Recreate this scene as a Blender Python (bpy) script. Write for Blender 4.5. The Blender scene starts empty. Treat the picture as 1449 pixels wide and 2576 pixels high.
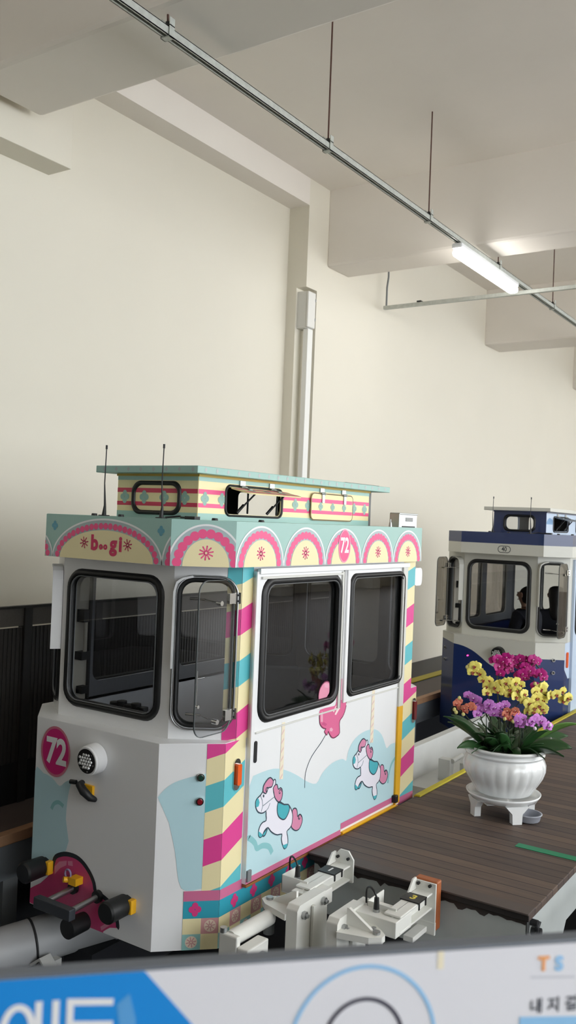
import bpy, math, random
from math import sin, cos, pi, radians
from mathutils import Vector as V, Matrix
from mathutils.geometry import tessellate_polygon
random.seed(7)
SC=bpy.context.scene
WORLD=4.4; EXPO=0.36
COL=SC.collection

# ------------------------------------------------------------------ materials
def lin(c):
    return tuple(((x/255)/12.92 if x/255<=.04045 else ((x/255+.055)/1.055)**2.4) for x in c)+(1,)
MATS={}
def M(name,c,rough=.5,metal=0,noise=0,nscale=6,bump=0,coat=0,emit=0,spec=.5):
    if name in MATS: return MATS[name]
    m=bpy.data.materials.new(name); m.use_nodes=True; nt=m.node_tree; b=nt.nodes['Principled BSDF']
    col=lin(c); b.inputs['Base Color'].default_value=col
    b.inputs['Roughness'].default_value=rough; b.inputs['Metallic'].default_value=metal
    b.inputs['Coat Weight'].default_value=coat; b.inputs['Specular IOR Level'].default_value=spec
    if emit:
        b.inputs['Emission Color'].default_value=col; b.inputs['Emission Strength'].default_value=emit
    if noise or bump:
        tc=nt.nodes.new('ShaderNodeTexCoord'); n=nt.nodes.new('ShaderNodeTexNoise')
        n.inputs['Scale'].default_value=nscale; n.inputs['Detail'].default_value=6
        nt.links.new(tc.outputs['Object'],n.inputs['Vector'])
        if noise:
            mx=nt.nodes.new('ShaderNodeMix'); mx.data_type='RGBA'
            mx.inputs[6].default_value=tuple(max(0,k*(1-noise)) for k in col[:3])+(1,)
            mx.inputs[7].default_value=tuple(min(1,k*(1+noise)) for k in col[:3])+(1,)
            nt.links.new(n.outputs['Fac'],mx.inputs[0]); nt.links.new(mx.outputs[2],b.inputs['Base Color'])
        if bump:
            bp=nt.nodes.new('ShaderNodeBump'); bp.inputs['Strength'].default_value=bump; bp.inputs['Distance'].default_value=.02
            nt.links.new(n.outputs['Fac'],bp.inputs['Height']); nt.links.new(bp.outputs[0],b.inputs['Normal'])
    MATS[name]=m; return m
def glass(name,tint,refl=1.0):
    if name in MATS: return MATS[name]
    m=bpy.data.materials.new(name); m.use_nodes=True; nt=m.node_tree; nt.nodes.clear()
    o=nt.nodes.new('ShaderNodeOutputMaterial'); mx=nt.nodes.new('ShaderNodeMixShader')
    t=nt.nodes.new('ShaderNodeBsdfTransparent'); g=nt.nodes.new('ShaderNodeBsdfGlossy'); f=nt.nodes.new('ShaderNodeFresnel')
    t.inputs[0].default_value=tuple(tint)+(1,); g.inputs[0].default_value=(refl,refl,refl,1); g.inputs['Roughness'].default_value=.01
    gm=nt.nodes.new('ShaderNodeNewGeometry'); mm=nt.nodes.new('ShaderNodeMath'); mm.operation='MULTIPLY_ADD'; mm.inputs[1].default_value=1/1.45-1.45; mm.inputs[2].default_value=1.45
    nt.links.new(gm.outputs['Backfacing'],mm.inputs[0]); nt.links.new(mm.outputs[0],f.inputs[0])
    nt.links.new(f.outputs[0],mx.inputs[0]); nt.links.new(t.outputs[0],mx.inputs[1]); nt.links.new(g.outputs[0],mx.inputs[2])
    nt.links.new(mx.outputs[0],o.inputs[0]); MATS[name]=m; return m
def deck_mat():
    m=bpy.data.materials.new('deck_boards'); m.use_nodes=True; nt=m.node_tree; N=nt.nodes; L=nt.links; b=N['Principled BSDF']
    g=N.new('ShaderNodeNewGeometry'); s=N.new('ShaderNodeSeparateXYZ'); L.new(g.outputs['Position'],s.inputs[0])
    def mt(op,a,bv=None):
        n=N.new('ShaderNodeMath'); n.operation=op
        if isinstance(a,(int,float)): n.inputs[0].default_value=a
        else: L.new(a,n.inputs[0])
        if bv is not None:
            if isinstance(bv,(int,float)): n.inputs[1].default_value=bv
            else: L.new(bv,n.inputs[1])
        return n.outputs[0]
    q=mt('DIVIDE',s.outputs[0],.088); fr=mt('FRACT',q); fl=mt('FLOOR',q)
    gap=mt('LESS_THAN',fr,.085)
    wn=N.new('ShaderNodeTexWhiteNoise'); wn.noise_dimensions='1D'; L.new(fl,wn.inputs['W'])
    mp=N.new('ShaderNodeMapping'); mp.inputs['Scale'].default_value=(14,1.6,6); L.new(g.outputs['Position'],mp.inputs[0])
    nz=N.new('ShaderNodeTexNoise'); nz.inputs['Scale'].default_value=2.2; nz.inputs['Detail'].default_value=8; L.new(mp.outputs[0],nz.inputs['Vector'])
    n2=N.new('ShaderNodeTexNoise'); n2.inputs['Scale'].default_value=2.0; L.new(g.outputs['Position'],n2.inputs['Vector'])
    cr=N.new('ShaderNodeValToRGB'); L.new(mt('ADD',mt('MULTIPLY',wn.outputs[0],.35),mt('ADD',mt('MULTIPLY',nz.outputs['Fac'],.45),mt('MULTIPLY',n2.outputs['Fac'],.3))),cr.inputs[0])
    cr.color_ramp.elements[0].position=.3; cr.color_ramp.elements[0].color=lin((70,60,57)); cr.color_ramp.elements[1].position=.8; cr.color_ramp.elements[1].color=lin((106,88,76))
    mx=N.new('ShaderNodeMix'); mx.data_type='RGBA'; L.new(gap,mx.inputs[0]); L.new(cr.outputs[0],mx.inputs[6]); mx.inputs[7].default_value=lin((36,31,30))
    L.new(mx.outputs[2],b.inputs['Base Color']); b.inputs['Roughness'].default_value=.62
    MATS['deck']=m; return m

# ------------------------------------------------------------------ mesh builder
class F:
    def __init__(s,o,u,v=(0,0,1)):
        s.o=V(o); s.u=V(u).normalized(); s.v=V(v).normalized(); s.n=s.u.cross(s.v).normalized()
    def P(s,a,b,c=0): return s.o+s.u*a+s.v*b+s.n*c
def rr(a0,b0,a1,b1,r,n=6):
    out=[]
    for cx,cy,s in ((a1-r,b1-r,0),(a0+r,b1-r,1),(a0+r,b0+r,2),(a1-r,b0+r,3)):
        for i in range(n+1):
            t=(s+i/n)*pi/2; out.append((cx+r*cos(t),cy+r*sin(t)))
    return out
def circ(x,y,rx,ry=None,n=24,a0=0,a1=2*pi):
    ry=rx if ry is None else ry
    full=abs(a1-a0-2*pi)<1e-6
    return [(x+rx*cos(a0+(a1-a0)*i/(n if full else n-1)),y+ry*sin(a0+(a1-a0)*i/(n if full else n-1))) for i in range(n)]
def cr(pts,closed=True,k=4):
    out=[]; n=len(pts)
    for i in range(n if closed else n-1):
        g=(lambda j: pts[j%n]) if closed else (lambda j: pts[max(0,min(n-1,j))])
        p0,p1,p2,p3=g(i-1),g(i),g(i+1),g(i+2)
        for j in range(k):
            t=j/k
            out.append(tuple(.5*((2*p1[d])+(-p0[d]+p2[d])*t+(2*p0[d]-5*p1[d]+4*p2[d]-p3[d])*t*t+(-p0[d]+3*p1[d]-3*p2[d]+p3[d])*t**3) for d in range(len(p1))))
    if not closed: out.append(tuple(pts[-1]))
    return out
def clip(poly,x0,y0,x1,y1):
    for ax,val,sg in ((0,x0,1),(0,x1,-1),(1,y0,1),(1,y1,-1)):
        res=[]; n=len(poly)
        for i in range(n):
            a,b=poly[i],poly[(i+1)%n]; da=(a[ax]-val)*sg; db=(b[ax]-val)*sg
            if da>=0: res.append(a)
            if da*db<0:
                t=da/(da-db); res.append((a[0]+(b[0]-a[0])*t,a[1]+(b[1]-a[1])*t))
        poly=res
        if len(poly)<3: return []
    return poly
def glyph_polys(s,size,sx=1,bold=0,base=False):
    c=bpy.data.curves.new('glyphs','FONT'); c.body=s; c.size=size; c.offset=bold; c.align_x='CENTER'; c.align_y='TOP_BASELINE' if base else 'CENTER'; c.resolution_u=4
    o=bpy.data.objects.new('glyphs',c); COL.objects.link(o); bpy.context.view_layer.update()
    m=bpy.data.meshes.new_from_object(o.evaluated_get(bpy.context.evaluated_depsgraph_get()))
    vs=[(v.co.x*sx,v.co.y) for v in m.vertices]; fs=[tuple(p.vertices) for p in m.polygons]
    bpy.data.objects.remove(o); bpy.data.curves.remove(c); bpy.data.meshes.remove(m)
    return vs,fs
class MB:
    def __init__(s): s.v=[];s.f=[];s.mi=[];s.sm=[];s.mats=[]
    def _m(s,m):
        if m not in s.mats: s.mats.append(m)
        return s.mats.index(m)
    def add(s,vs,fs,mat,sm=False):
        b=len(s.v); s.v+= [V(p) for p in vs]; k=s._m(mat)
        for f in fs: s.f.append(tuple(b+i for i in f)); s.mi.append(k); s.sm.append(sm)
        return s
    def box(s,x0,y0,z0,x1,y1,z1,mat):
        x0,x1=sorted((x0,x1));y0,y1=sorted((y0,y1));z0,z1=sorted((z0,z1))
        vs=[(x,y,z) for z in (z0,z1) for y in (y0,y1) for x in (x0,x1)]
        return s.add(vs,[(0,2,3,1),(4,5,7,6),(0,1,5,4),(2,6,7,3),(0,4,6,2),(1,3,7,5)],mat)
    def obox(s,fr,a0,b0,c0,a1,b1,c1,mat):
        vs=[fr.P(a,b,c) for c in (c0,c1) for b in (b0,b1) for a in (a0,a1)]
        return s.add(vs,[(0,2,3,1),(4,5,7,6),(0,1,5,4),(2,6,7,3),(0,4,6,2),(1,3,7,5)],mat)
    def prism(s,fr,poly,c0,c1,mat,sm=False):
        n=len(poly)
        s.poly(fr,poly,c1,mat); 
        tri=s._tri([poly]); vs=[fr.P(a,b,c0) for a,b in poly]
        s.add(vs,[t[::-1] for t in tri],mat)
        vs=[fr.P(a,b,c) for c in (c0,c1) for a,b in poly]
        ar=sum(poly[i][0]*poly[(i+1)%n][1]-poly[(i+1)%n][0]*poly[i][1] for i in range(n))
        fs=[(i,(i+1)%n,n+(i+1)%n,n+i) for i in range(n)]
        if ar<0: fs=[f[::-1] for f in fs]
        return s.add(vs,fs,mat,sm)
    def _tri(s,loops):
        ps=[p for l in loops for p in l]; out=[]
        for t in tessellate_polygon([[V((a,b,0)) for a,b in l] for l in loops]):
            a,b,c=(ps[i] for i in t)
            ar=(b[0]-a[0])*(c[1]-a[1])-(c[0]-a[0])*(b[1]-a[1])
            if abs(ar)<1e-12: continue
            out.append(tuple(t) if ar>0 else tuple(t)[::-1])
        return out
    def poly(s,fr,pts,c,mat):
        if len(pts)<3: return s
        return s.add([fr.P(a,b,c) for a,b in pts],s._tri([pts]),mat)
    def panel(s,fr,outer,holes,t,mat,back=None):
        loops=[outer]+holes; tri=s._tri(loops); ps=[p for l in loops for p in l]
        s.add([fr.P(a,b,0) for a,b in ps],tri,mat)
        s.add([fr.P(a,b,-t) for a,b in ps],[q[::-1] for q in tri],back or mat)
        for l in loops:
            n=len(l); vs=[fr.P(a,b,c) for c in (-t,0) for a,b in l]
            ar=sum(l[i][0]*l[(i+1)%n][1]-l[(i+1)%n][0]*l[i][1] for i in range(n))
            fs=[(i,(i+1)%n,n+(i+1)%n,n+i) for i in range(n)]
            if (ar<0)!=(l is not outer): fs=[f[::-1] for f in fs]
            s.add(vs,fs,mat)
        return s
    def ring(s,fr,outer,inner,c0,c1,mat):
        n=len(outer); mid=[((a[0]*.7+b[0]*.3),(a[1]*.7+b[1]*.3)) for a,b in zip(outer,inner)]; mi2=[((a[0]*.3+b[0]*.7),(a[1]*.3+b[1]*.7)) for a,b in zip(outer,inner)]
        rows=[(outer,c0),(outer,c0+(c1-c0)*.5),(mid,c1),(mi2,c1),(inner,c0+(c1-c0)*.5),(inner,c0)]
        vs=[fr.P(p[0],p[1],c) for l,c in rows for p in l]; fs=[]
        for r in range(6):
            r2=(r+1)%6
            fs+= [(r*n+i,r*n+(i+1)%n,r2*n+(i+1)%n,r2*n+i) for i in range(n)]
        return s.add(vs,fs,mat,True)
    def stroke(s,fr,pts,w,c,mat,closed=False,rect=None):
        n=len(pts); L=[];
        for i in range(n):
            a=pts[i-1] if (i>0 or closed) else pts[i]; b=pts[(i+1)%n] if (i<n-1 or closed) else pts[i]
            d=V((b[0]-a[0],b[1]-a[1])); d=d.normalized() if d.length>1e-9 else V((1,0))
            L.append(((pts[i][0]-d.y*w/2,pts[i][1]+d.x*w/2),(pts[i][0]+d.y*w/2,pts[i][1]-d.x*w/2)))
        for i in range(n if closed else n-1):
            a,b=L[i],L[(i+1)%n]; q=[a[0],a[1],b[1],b[0]]
            if rect: q=clip(q,*rect)
            if len(q)>=3: s.poly(fr,q,c,mat)
        return s
    def text(s,fr,a,b,txt,size,c,mat,sx=1,bold=0,base=False):
        vs,fs=glyph_polys(txt,size,sx,bold,base)
        out=[]
        for f in fs:
            p=[vs[i] for i in f]; ar=sum(p[i][0]*p[(i+1)%len(p)][1]-p[(i+1)%len(p)][0]*p[i][1] for i in range(len(p)))
            out.append(f if ar>0 else f[::-1])
        return s.add([fr.P(a+x,b+y,c) for x,y in vs],out,mat)
    def cyl(s,p0,p1,r0,r1,mat,n=16,caps=True,capmat=None):
        p0,p1=V(p0),V(p1); d=(p1-p0).normalized(); h=V((0,0,1)) if abs(d.z)<.9 else V((1,0,0)); a=d.cross(h).normalized(); b=d.cross(a)
        R=lambda p,r:[p+(a*cos(2*pi*i/n)+b*sin(2*pi*i/n))*r for i in range(n)]
        s.add(R(p0,r0)+R(p1,r1),[(i,n+i,n+(i+1)%n,(i+1)%n) for i in range(n)],mat,True)
        if caps:
            s.add(R(p0,r0),[tuple(range(n))],capmat or mat); s.add(R(p1,r1),[tuple(reversed(range(n)))],capmat or mat)
        return s
    def tube(s,pts,r,mat,n=8,closed=False,caps=True):
        pts=[V(p) for p in pts]; N=len(pts); rings=[]; prev=None
        rs=r if isinstance(r,(list,tuple)) else [r]*N
        for i,p in enumerate(pts):
            a=pts[i-1] if (i>0 or closed) else p; b=pts[(i+1)%N] if (i<N-1 or closed) else p
            d=(b-a).normalized()
            if prev is None:
                h=V((0,0,1)) if abs(d.z)<.9 else V((1,0,0)); x=d.cross(h).normalized()
            else: x=(prev-d*prev.dot(d)).normalized()
            prev=x; y=d.cross(x)
            rings.append([p+(x*cos(2*pi*j/n)+y*sin(2*pi*j/n))*rs[i] for j in range(n)])
        fs=[]
        for i in range(N if closed else N-1):
            k=(i+1)%N
            fs+=[(i*n+j,i*n+(j+1)%n,k*n+(j+1)%n,k*n+j) for j in range(n)]
        s.add([p for q in rings for p in q],fs,mat,True)
        if caps and not closed:
            s.add(rings[0],[tuple(reversed(range(n)))],mat); s.add(rings[-1],[tuple(range(n))],mat)
        return s
    def lathe(s,c,prof,mat,n=48,lob=0,amp=0,lz=(0,1)):
        vs=[]
        for r,z in prof:
            for i in range(n):
                t=2*pi*i/n; k=1
                if lob and lz[0]<=z<=lz[1]:
                    w=sin(pi*(z-lz[0])/(lz[1]-lz[0]))**.5
                    k=1+amp*w*(abs(cos(lob*t/2))**.6-.5)
                vs.append((c[0]+r*k*cos(t),c[1]+r*k*sin(t),c[2]+z))
        fs=[(j*n+i,j*n+(i+1)%n,(j+1)*n+(i+1)%n,(j+1)*n+i) for j in range(len(prof)-1) for i in range(n)]
        return s.add(vs,fs,mat,True)
    def build(s,name,parent=None,bevel=0,origin=None,**props):
        if parent is not None: org=V(WORG[parent.name])
        elif origin is not None: org=V(origin)
        else:
            xs=[v.x for v in s.v];ys=[v.y for v in s.v];zs=[v.z for v in s.v]
            org=V(((min(xs)+max(xs))/2,(min(ys)+max(ys))/2,min(zs)))
        me=bpy.data.meshes.new(name); me.from_pydata([v-org for v in s.v],[],s.f)
        for m in s.mats: me.materials.append(m)
        me.polygons.foreach_set('material_index',s.mi); me.polygons.foreach_set('use_smooth',s.sm); me.update()
        o=bpy.data.objects.new(name,me); COL.objects.link(o)
        if parent is not None: o.parent=parent
        else: o.location=org
        WORG[o.name]=org
        if bevel:
            md=o.modifiers.new('Bevel','BEVEL'); md.width=bevel; md.segments=2; md.limit_method='ANGLE'; md.angle_limit=radians(40)
        for k,v in props.items(): o[k]=v
        return o
WORG={}
def thing(name,loc,label,cat,group=None):
    o=bpy.data.objects.new(name,None); COL.objects.link(o); o.location=loc; o.empty_display_size=.1
    o['label']=label; o['category']=cat
    if group: o['group']=group
    WORG[o.name]=V(loc); return o
def bx(name,x0,y0,z0,x1,y1,z1,mat,parent=None,bevel=0,**p):
    return MB().box(x0,y0,z0,x1,y1,z1,mat).build(name,parent,bevel,**p)
XF=lambda o:F(o,(0,-1,0))      # faces -x
YF=lambda o:F(o,(1,0,0))       # faces -y

WHITE=M('white_paint',(238,239,240),.35,coat=.3); BLACK=M('black_rubber',(22,23,24),.45); DARK=M('dark_plastic',(34,35,37),.5)
CREAM=M('cream_wrap',(240,228,180),.4); TEAL=M('teal_wrap',(96,190,200),.4); MAG=M('magenta_wrap',(226,70,150),.4); SAGE=M('sage_wrap',(158,196,188),.4)
PINK=M('pink_wrap',(232,92,140),.4); ROSE=M('rose_wrap',(206,112,150),.4); SKY=M('sky_wrap',(186,220,228),.38); ACC=M('sky_accent_wrap',(140,196,200),.4)
DTEAL=M('deep_teal_wrap',(44,156,170),.4); INK=M('ink_line',(38,44,52),.5); YEL=M('yellow_paint',(236,178,30),.45); STEEL=M('brushed_steel',(170,172,172),.35,.9)
CHROME=M('chrome',(210,210,208),.15,1); GREYP=M('grey_paint',(120,124,126),.5); LGREY=M('light_grey_wrap',(176,192,196),.4)
HOT=M('hot_pink_wrap',(240,84,140),.4); RED=M('red_wrap',(206,50,84),.4)
ART={'horse2':{'body':[(4.569,0.44),(4.55,0.426),(4.524,0.416),(4.51,0.404),(4.508,0.386),(4.513,0.368),(4.53,0.347),(4.558,0.334),(4.585,0.332),(4.602,0.336),(4.606,0.312),(4.608,0.287),(4.581,0.285),(4.558,0.275),(4.547,0.255),(4.544,0.234),(4.551,0.219),(4.563,0.214),(4.579,0.217),(4.589,0.232),(4.604,0.244),(4.629,0.248),(4.653,0.225),(4.686,0.204),(4.72,0.191),(4.761,0.186),(4.758,0.167),(4.764,0.142),(4.783,0.112),(4.794,0.103),(4.813,0.109),(4.821,0.129),(4.817,0.159),(4.806,0.189),(4.83,0.198),(4.85,0.213),(4.856,0.24),(4.854,0.27),(4.834,0.302),(4.807,0.327),(4.769,0.335),(4.726,0.359),(4.705,0.369),(4.675,0.394),(4.659,0.438),(4.678,0.452),(4.678,0.473),(4.666,0.481),(4.653,0.466),(4.642,0.451),(4.599,0.451)],'mane':[(4.569,0.438),(4.569,0.463),(4.585,0.481),(4.607,0.494),(4.629,0.496),(4.652,0.482),(4.657,0.469),(4.646,0.45),(4.635,0.447),(4.603,0.448),(4.606,0.435),(4.593,0.424),(4.577,0.431)],'mane2':[(4.659,0.438),(4.678,0.452),(4.695,0.449),(4.707,0.423),(4.725,0.429),(4.742,0.416),(4.748,0.392),(4.742,0.37),(4.726,0.359),(4.708,0.361),(4.68,0.386),(4.667,0.411)],'tail':[(4.851,0.285),(4.869,0.295),(4.891,0.286),(4.901,0.266),(4.905,0.245),(4.924,0.252),(4.944,0.241),(4.955,0.217),(4.946,0.192),(4.926,0.175),(4.896,0.173),(4.87,0.185),(4.846,0.208),(4.856,0.24)],'saddle':[(4.708,0.355),(4.739,0.347),(4.769,0.334),(4.807,0.327),(4.821,0.311),(4.819,0.291),(4.8,0.268),(4.78,0.258),(4.755,0.261),(4.725,0.28),(4.711,0.298),(4.705,0.321)],'muzzle':[(4.524,0.416),(4.51,0.404),(4.508,0.386),(4.514,0.371),(4.535,0.372),(4.542,0.39),(4.533,0.407)],'hoof1':[(4.543,0.25),(4.545,0.23),(4.553,0.218),(4.567,0.214),(4.582,0.222),(4.57,0.232)],'hoof2':[(4.77,0.127),(4.783,0.112),(4.794,0.103),(4.813,0.109),(4.82,0.125),(4.795,0.125)],'leg':[(4.591,0.212),(4.582,0.222),(4.597,0.234),(4.623,0.243),(4.617,0.23),(4.606,0.217)],'eye':[(4.581,0.415),(4.579,0.41),(4.574,0.408),(4.569,0.411),(4.566,0.417),(4.568,0.422),(4.573,0.424),(4.578,0.42)],'l1':[(4.547,0.421),(4.564,0.397),(4.57,0.367),(4.559,0.341)],'l2':[(4.57,0.367),(4.675,0.392)],'l3':[(4.635,0.368),(4.623,0.347),(4.602,0.336)]},'horse1':{'body':[(3.618,0.42),(3.6,0.407),(3.575,0.398),(3.561,0.387),(3.559,0.369),(3.564,0.351),(3.58,0.33),(3.607,0.316),(3.633,0.313),(3.649,0.316),(3.653,0.293),(3.655,0.268),(3.629,0.267),(3.607,0.257),(3.595,0.238),(3.593,0.218),(3.6,0.203),(3.611,0.197),(3.626,0.2),(3.636,0.214),(3.65,0.225),(3.674,0.228),(3.697,0.205),(3.729,0.183),(3.761,0.169),(3.801,0.162),(3.798,0.143),(3.804,0.118),(3.822,0.088),(3.833,0.079),(3.851,0.084),(3.859,0.103),(3.855,0.134),(3.845,0.164),(3.868,0.172),(3.888,0.186),(3.894,0.213),(3.892,0.243),(3.873,0.275),(3.847,0.301),(3.81,0.31),(3.769,0.335),(3.749,0.346),(3.72,0.372),(3.705,0.416),(3.723,0.429),(3.724,0.45),(3.712,0.458),(3.699,0.444),(3.689,0.429),(3.647,0.431)],'mane':[(3.618,0.418),(3.618,0.443),(3.634,0.46),(3.655,0.472),(3.676,0.475),(3.698,0.459),(3.703,0.447),(3.693,0.428),(3.681,0.426),(3.651,0.428),(3.654,0.414),(3.641,0.404),(3.626,0.411)],'mane2':[(3.705,0.416),(3.723,0.429),(3.739,0.425),(3.751,0.4),(3.768,0.404),(3.785,0.392),(3.79,0.367),(3.784,0.345),(3.769,0.335),(3.751,0.338),(3.724,0.363),(3.713,0.389)],'tail':[(3.889,0.257),(3.907,0.267),(3.928,0.258),(3.938,0.237),(3.941,0.216),(3.96,0.222),(3.98,0.211),(3.99,0.186),(3.981,0.162),(3.961,0.145),(3.932,0.145),(3.906,0.158),(3.884,0.181),(3.894,0.213)],'saddle':[(3.752,0.332),(3.782,0.323),(3.81,0.309),(3.847,0.301),(3.86,0.284),(3.858,0.265),(3.839,0.242),(3.82,0.233),(3.796,0.238),(3.767,0.257),(3.754,0.275),(3.748,0.298)],'muzzle':[(3.575,0.398),(3.561,0.387),(3.559,0.369),(3.565,0.354),(3.585,0.355),(3.592,0.372),(3.583,0.389)],'hoof1':[(3.592,0.233),(3.593,0.214),(3.602,0.202),(3.615,0.197),(3.629,0.204),(3.617,0.215)],'hoof2':[(3.809,0.103),(3.822,0.088),(3.833,0.079),(3.851,0.084),(3.857,0.1),(3.833,0.101)],'leg':[(3.637,0.195),(3.629,0.204),(3.643,0.216),(3.669,0.224),(3.662,0.211),(3.652,0.198)],'eye':[(3.629,0.395),(3.628,0.39),(3.623,0.389),(3.618,0.392),(3.616,0.398),(3.617,0.403),(3.622,0.404),(3.627,0.401)],'l1':[(3.597,0.403),(3.613,0.378),(3.619,0.348),(3.608,0.323)],'l2':[(3.619,0.348),(3.72,0.37)],'l3':[(3.681,0.347),(3.669,0.327),(3.649,0.316)]},'cloud':[(3.442,0.47),(3.485,0.504),(3.562,0.515),(3.701,0.513),(3.82,0.48),(3.935,0.427),(4.015,0.383),(4.117,0.347),(4.179,0.392),(4.281,0.425),(4.389,0.425),(4.435,0.407),(4.458,0.464),(4.532,0.516),(4.648,0.537),(4.772,0.525),(4.857,0.477),(4.909,0.407),(4.932,0.383),(4.984,0.398),(5.054,0.395)],'accent':[(3.452,0.233),(3.514,0.22),(3.565,0.183),(3.587,0.15),(3.634,0.15),(3.69,0.129),(3.72,0.089)],'accent2':[(4.961,0.163),(4.972,0.222),(5.005,0.276),(5.056,0.303)],'pole2':[(4.712,0.765),(4.747,0.763),(4.748,0.451),(4.708,0.458)],'pole1':[(3.763,0.732),(3.791,0.731),(3.791,0.442),(3.758,0.449)],'balA':[(4.13,0.787),(4.125,0.811),(4.132,0.843),(4.154,0.867),(4.184,0.881),(4.215,0.88),(4.233,0.871),(4.237,0.824),(4.228,0.809),(4.208,0.795),(4.177,0.789)],'balB':[(4.302,0.873),(4.321,0.882),(4.352,0.88),(4.352,0.764),(4.294,0.765)],'balC':[(4.128,0.741),(4.233,0.741),(4.286,0.741),(4.301,0.767),(4.345,0.763),(4.393,0.752),(4.407,0.723),(4.394,0.691),(4.371,0.665),(4.346,0.651),(4.339,0.626),(4.345,0.58),(4.32,0.567),(4.282,0.562),(4.253,0.574),(4.23,0.598),(4.219,0.609),(4.208,0.591),(4.18,0.615),(4.196,0.627),(4.168,0.635),(4.14,0.654),(4.126,0.676),(4.122,0.712)],'bh1':[(4.144,0.73),(4.156,0.726),(4.159,0.671),(4.138,0.674),(4.136,0.71)],'bh2':[(4.325,0.738),(4.344,0.723),(4.297,0.686),(4.282,0.692)],'bh3':[(4.289,0.736),(4.3,0.738),(4.274,0.704),(4.263,0.711)],'bh4':[(4.235,0.622),(4.252,0.625),(4.271,0.612),(4.261,0.601),(4.236,0.608)],'bh5':[(4.169,0.669),(4.205,0.651),(4.188,0.643),(4.146,0.66)],'bh6':[(4.181,0.87),(4.206,0.869),(4.227,0.863),(4.225,0.843),(4.186,0.852)],'string':[(4.196,0.595),(4.146,0.557),(4.091,0.525),(4.043,0.488),(4.004,0.427),(4.002,0.35)],'heart':[(3.596,-0.188),(3.498,-0.127),(3.42,-0.047),(3.404,0.018),(3.372,0.044),(3.319,0.061),(3.253,0.063),(3.2,0.044),(3.153,0.007),(3.125,-0.031),(3.111,-0.068),(3.066,-0.078),(3.016,-0.096),(2.977,-0.129),(2.958,-0.186),(2.961,-0.201),(3.009,-0.213),(3.05,-0.243),(3.075,-0.254),(3.314,-0.24),(3.497,-0.244),(3.593,-0.242)],'hh1':[(3.401,-0.019),(3.37,0.012),(3.317,0.029),(3.319,0.006),(3.361,-0.018),(3.399,-0.058)],'hh2':[(3.31,0.029),(3.278,0.037),(3.273,0.013),(3.306,0.009)],'hh3':[(3.07,-0.226),(3.022,-0.19),(3.012,-0.203),(3.063,-0.242)],'nblue':[(3.583,0.409),(3.512,0.423),(3.447,0.411),(3.393,0.382),(3.352,0.41),(3.31,0.424),(3.328,0.35),(3.338,0.23),(3.328,0.075),(3.596,-0.05)],'nacc':[(3.443,0.257),(3.427,0.286),(3.394,0.301),(3.358,0.288)],'cblue':[(0.003,0.457),(0.034,0.494),(0.079,0.525),(0.151,0.548),(0.231,0.565),(0.227,0.033),(0.128,0.036),(0.091,0.211),(0.059,0.339)]}
# ------------------------------------------------------------------ the hall
WALL=M('cream_wall_paint',(226,221,207),.75,noise=.03,nscale=1.2)
CEIL=M('ceiling_paint',(234,228,220),.8,noise=.04,nscale=1.5,bump=.03)
CONC=M('painted_concrete',(178,183,181),.7,noise=.08,nscale=8)
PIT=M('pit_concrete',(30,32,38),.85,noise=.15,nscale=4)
def S(name,mb,bevel=0): return mb.build(name,None,bevel,kind='structure')
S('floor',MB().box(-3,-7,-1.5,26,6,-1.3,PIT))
S('floor_concourse',MB().box(-3,-7,-.25,26,.62,0,M('concourse_floor',(112,102,94),.5,noise=.06)))
S('ceiling',MB().box(-3.2,-7,5.26,26,6,5.5,CEIL))
w=MB(); w.box(-3,5.24,-1.3,7.64,5.6,5.3,WALL)
S('wall_back_recess',w)
w=MB(); w.box(7.64,5.0,4.15,26,5.6,5.3,WALL); w.box(7.845,5.0,-1.3,26,5.6,4.15,WALL); w.box(7.64,5.12,-1.3,7.845,5.6,4.15,WALL)
S('wall_back',w)
S('wall_left',MB().box(-3.3,-7,-1.3,-3,5.6,5.3,M('rear_wall_grey',(116,112,106),.75,noise=.05)))
S('wall_far',MB().box(26,-7,-1.3,26.3,5.6,5.3,WALL))
S('ceiling_beam_edge',MB().box(-3,5.0,4.985,7.64,5.24,5.28,CEIL))
S('wall_thickening',MB().box(-3,5.0,4.24,4.46,5.3,5.0,WALL),.004)
for i,(a,b) in enumerate(((3.48,4.09),(8.03,8.5),(12.5,13.12),(16.95,17.5),(21.4,21.9))):
    S('ceiling_beam',MB().box(a,-7,4.45,b,5.02 if i else 4.91,5.3,CEIL),.03)
# the open side of the hall: low parapet and square columns stand behind the photographer
for x in (-1.5,3.78,8.26,12.8,17.2,21.6):
    S('column',MB().box(x-.25,-6.9,0,x+.25,-6.4,5.3,WALL),.02)
S('wall_parapet',MB().box(-3,-7,0,26,-6.8,.9,WALL))
# far platform with timber edge, yellow strip, and the dark margin by the wall
DECK=deck_mat(); DKF=M('dark_floor',(62,62,64),.6,noise=.1,nscale=5); TIM=M('timber_edge',(160,122,92),.6,noise=.2,nscale=20); YST=M('yellow_strip',(190,176,42),.6,noise=.15,nscale=9)
pl=thing('far_platform',(9,4.4,-.3),'brown and grey platform along the rear wall with timber edge and yellow strip','platform')
bx('deck_slab',-2.98,3.90,-.04,25.98,4.985,0,DKF,pl); bx('brown_deck',-2.98,3.925,0,25.98,4.28,.006,M('brown_deck_panels',(84,72,68),.6,noise=.1),pl)
bx('timber_edge',-2.98,3.868,-.05,25.98,3.93,.008,TIM,pl,.004); bx('yellow_strip',-2.98,4.33,0,25.98,4.46,.008,YST,pl)
bx('fascia',-2.98,3.90,-.25,25.98,3.98,-.04,M('fascia_grey',(112,118,124),.6,noise=.05),pl)
for x in (.8,3.28,5.8,8.30,10.8,13.3,15.8): bx('post',x-.05,3.92,-1.3,x+.05,4.04,-.22,GREYP,pl)
mb=MB(); fr=F((10.0,4.62,.0085),(1,0,0),(0,1,0))
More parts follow.
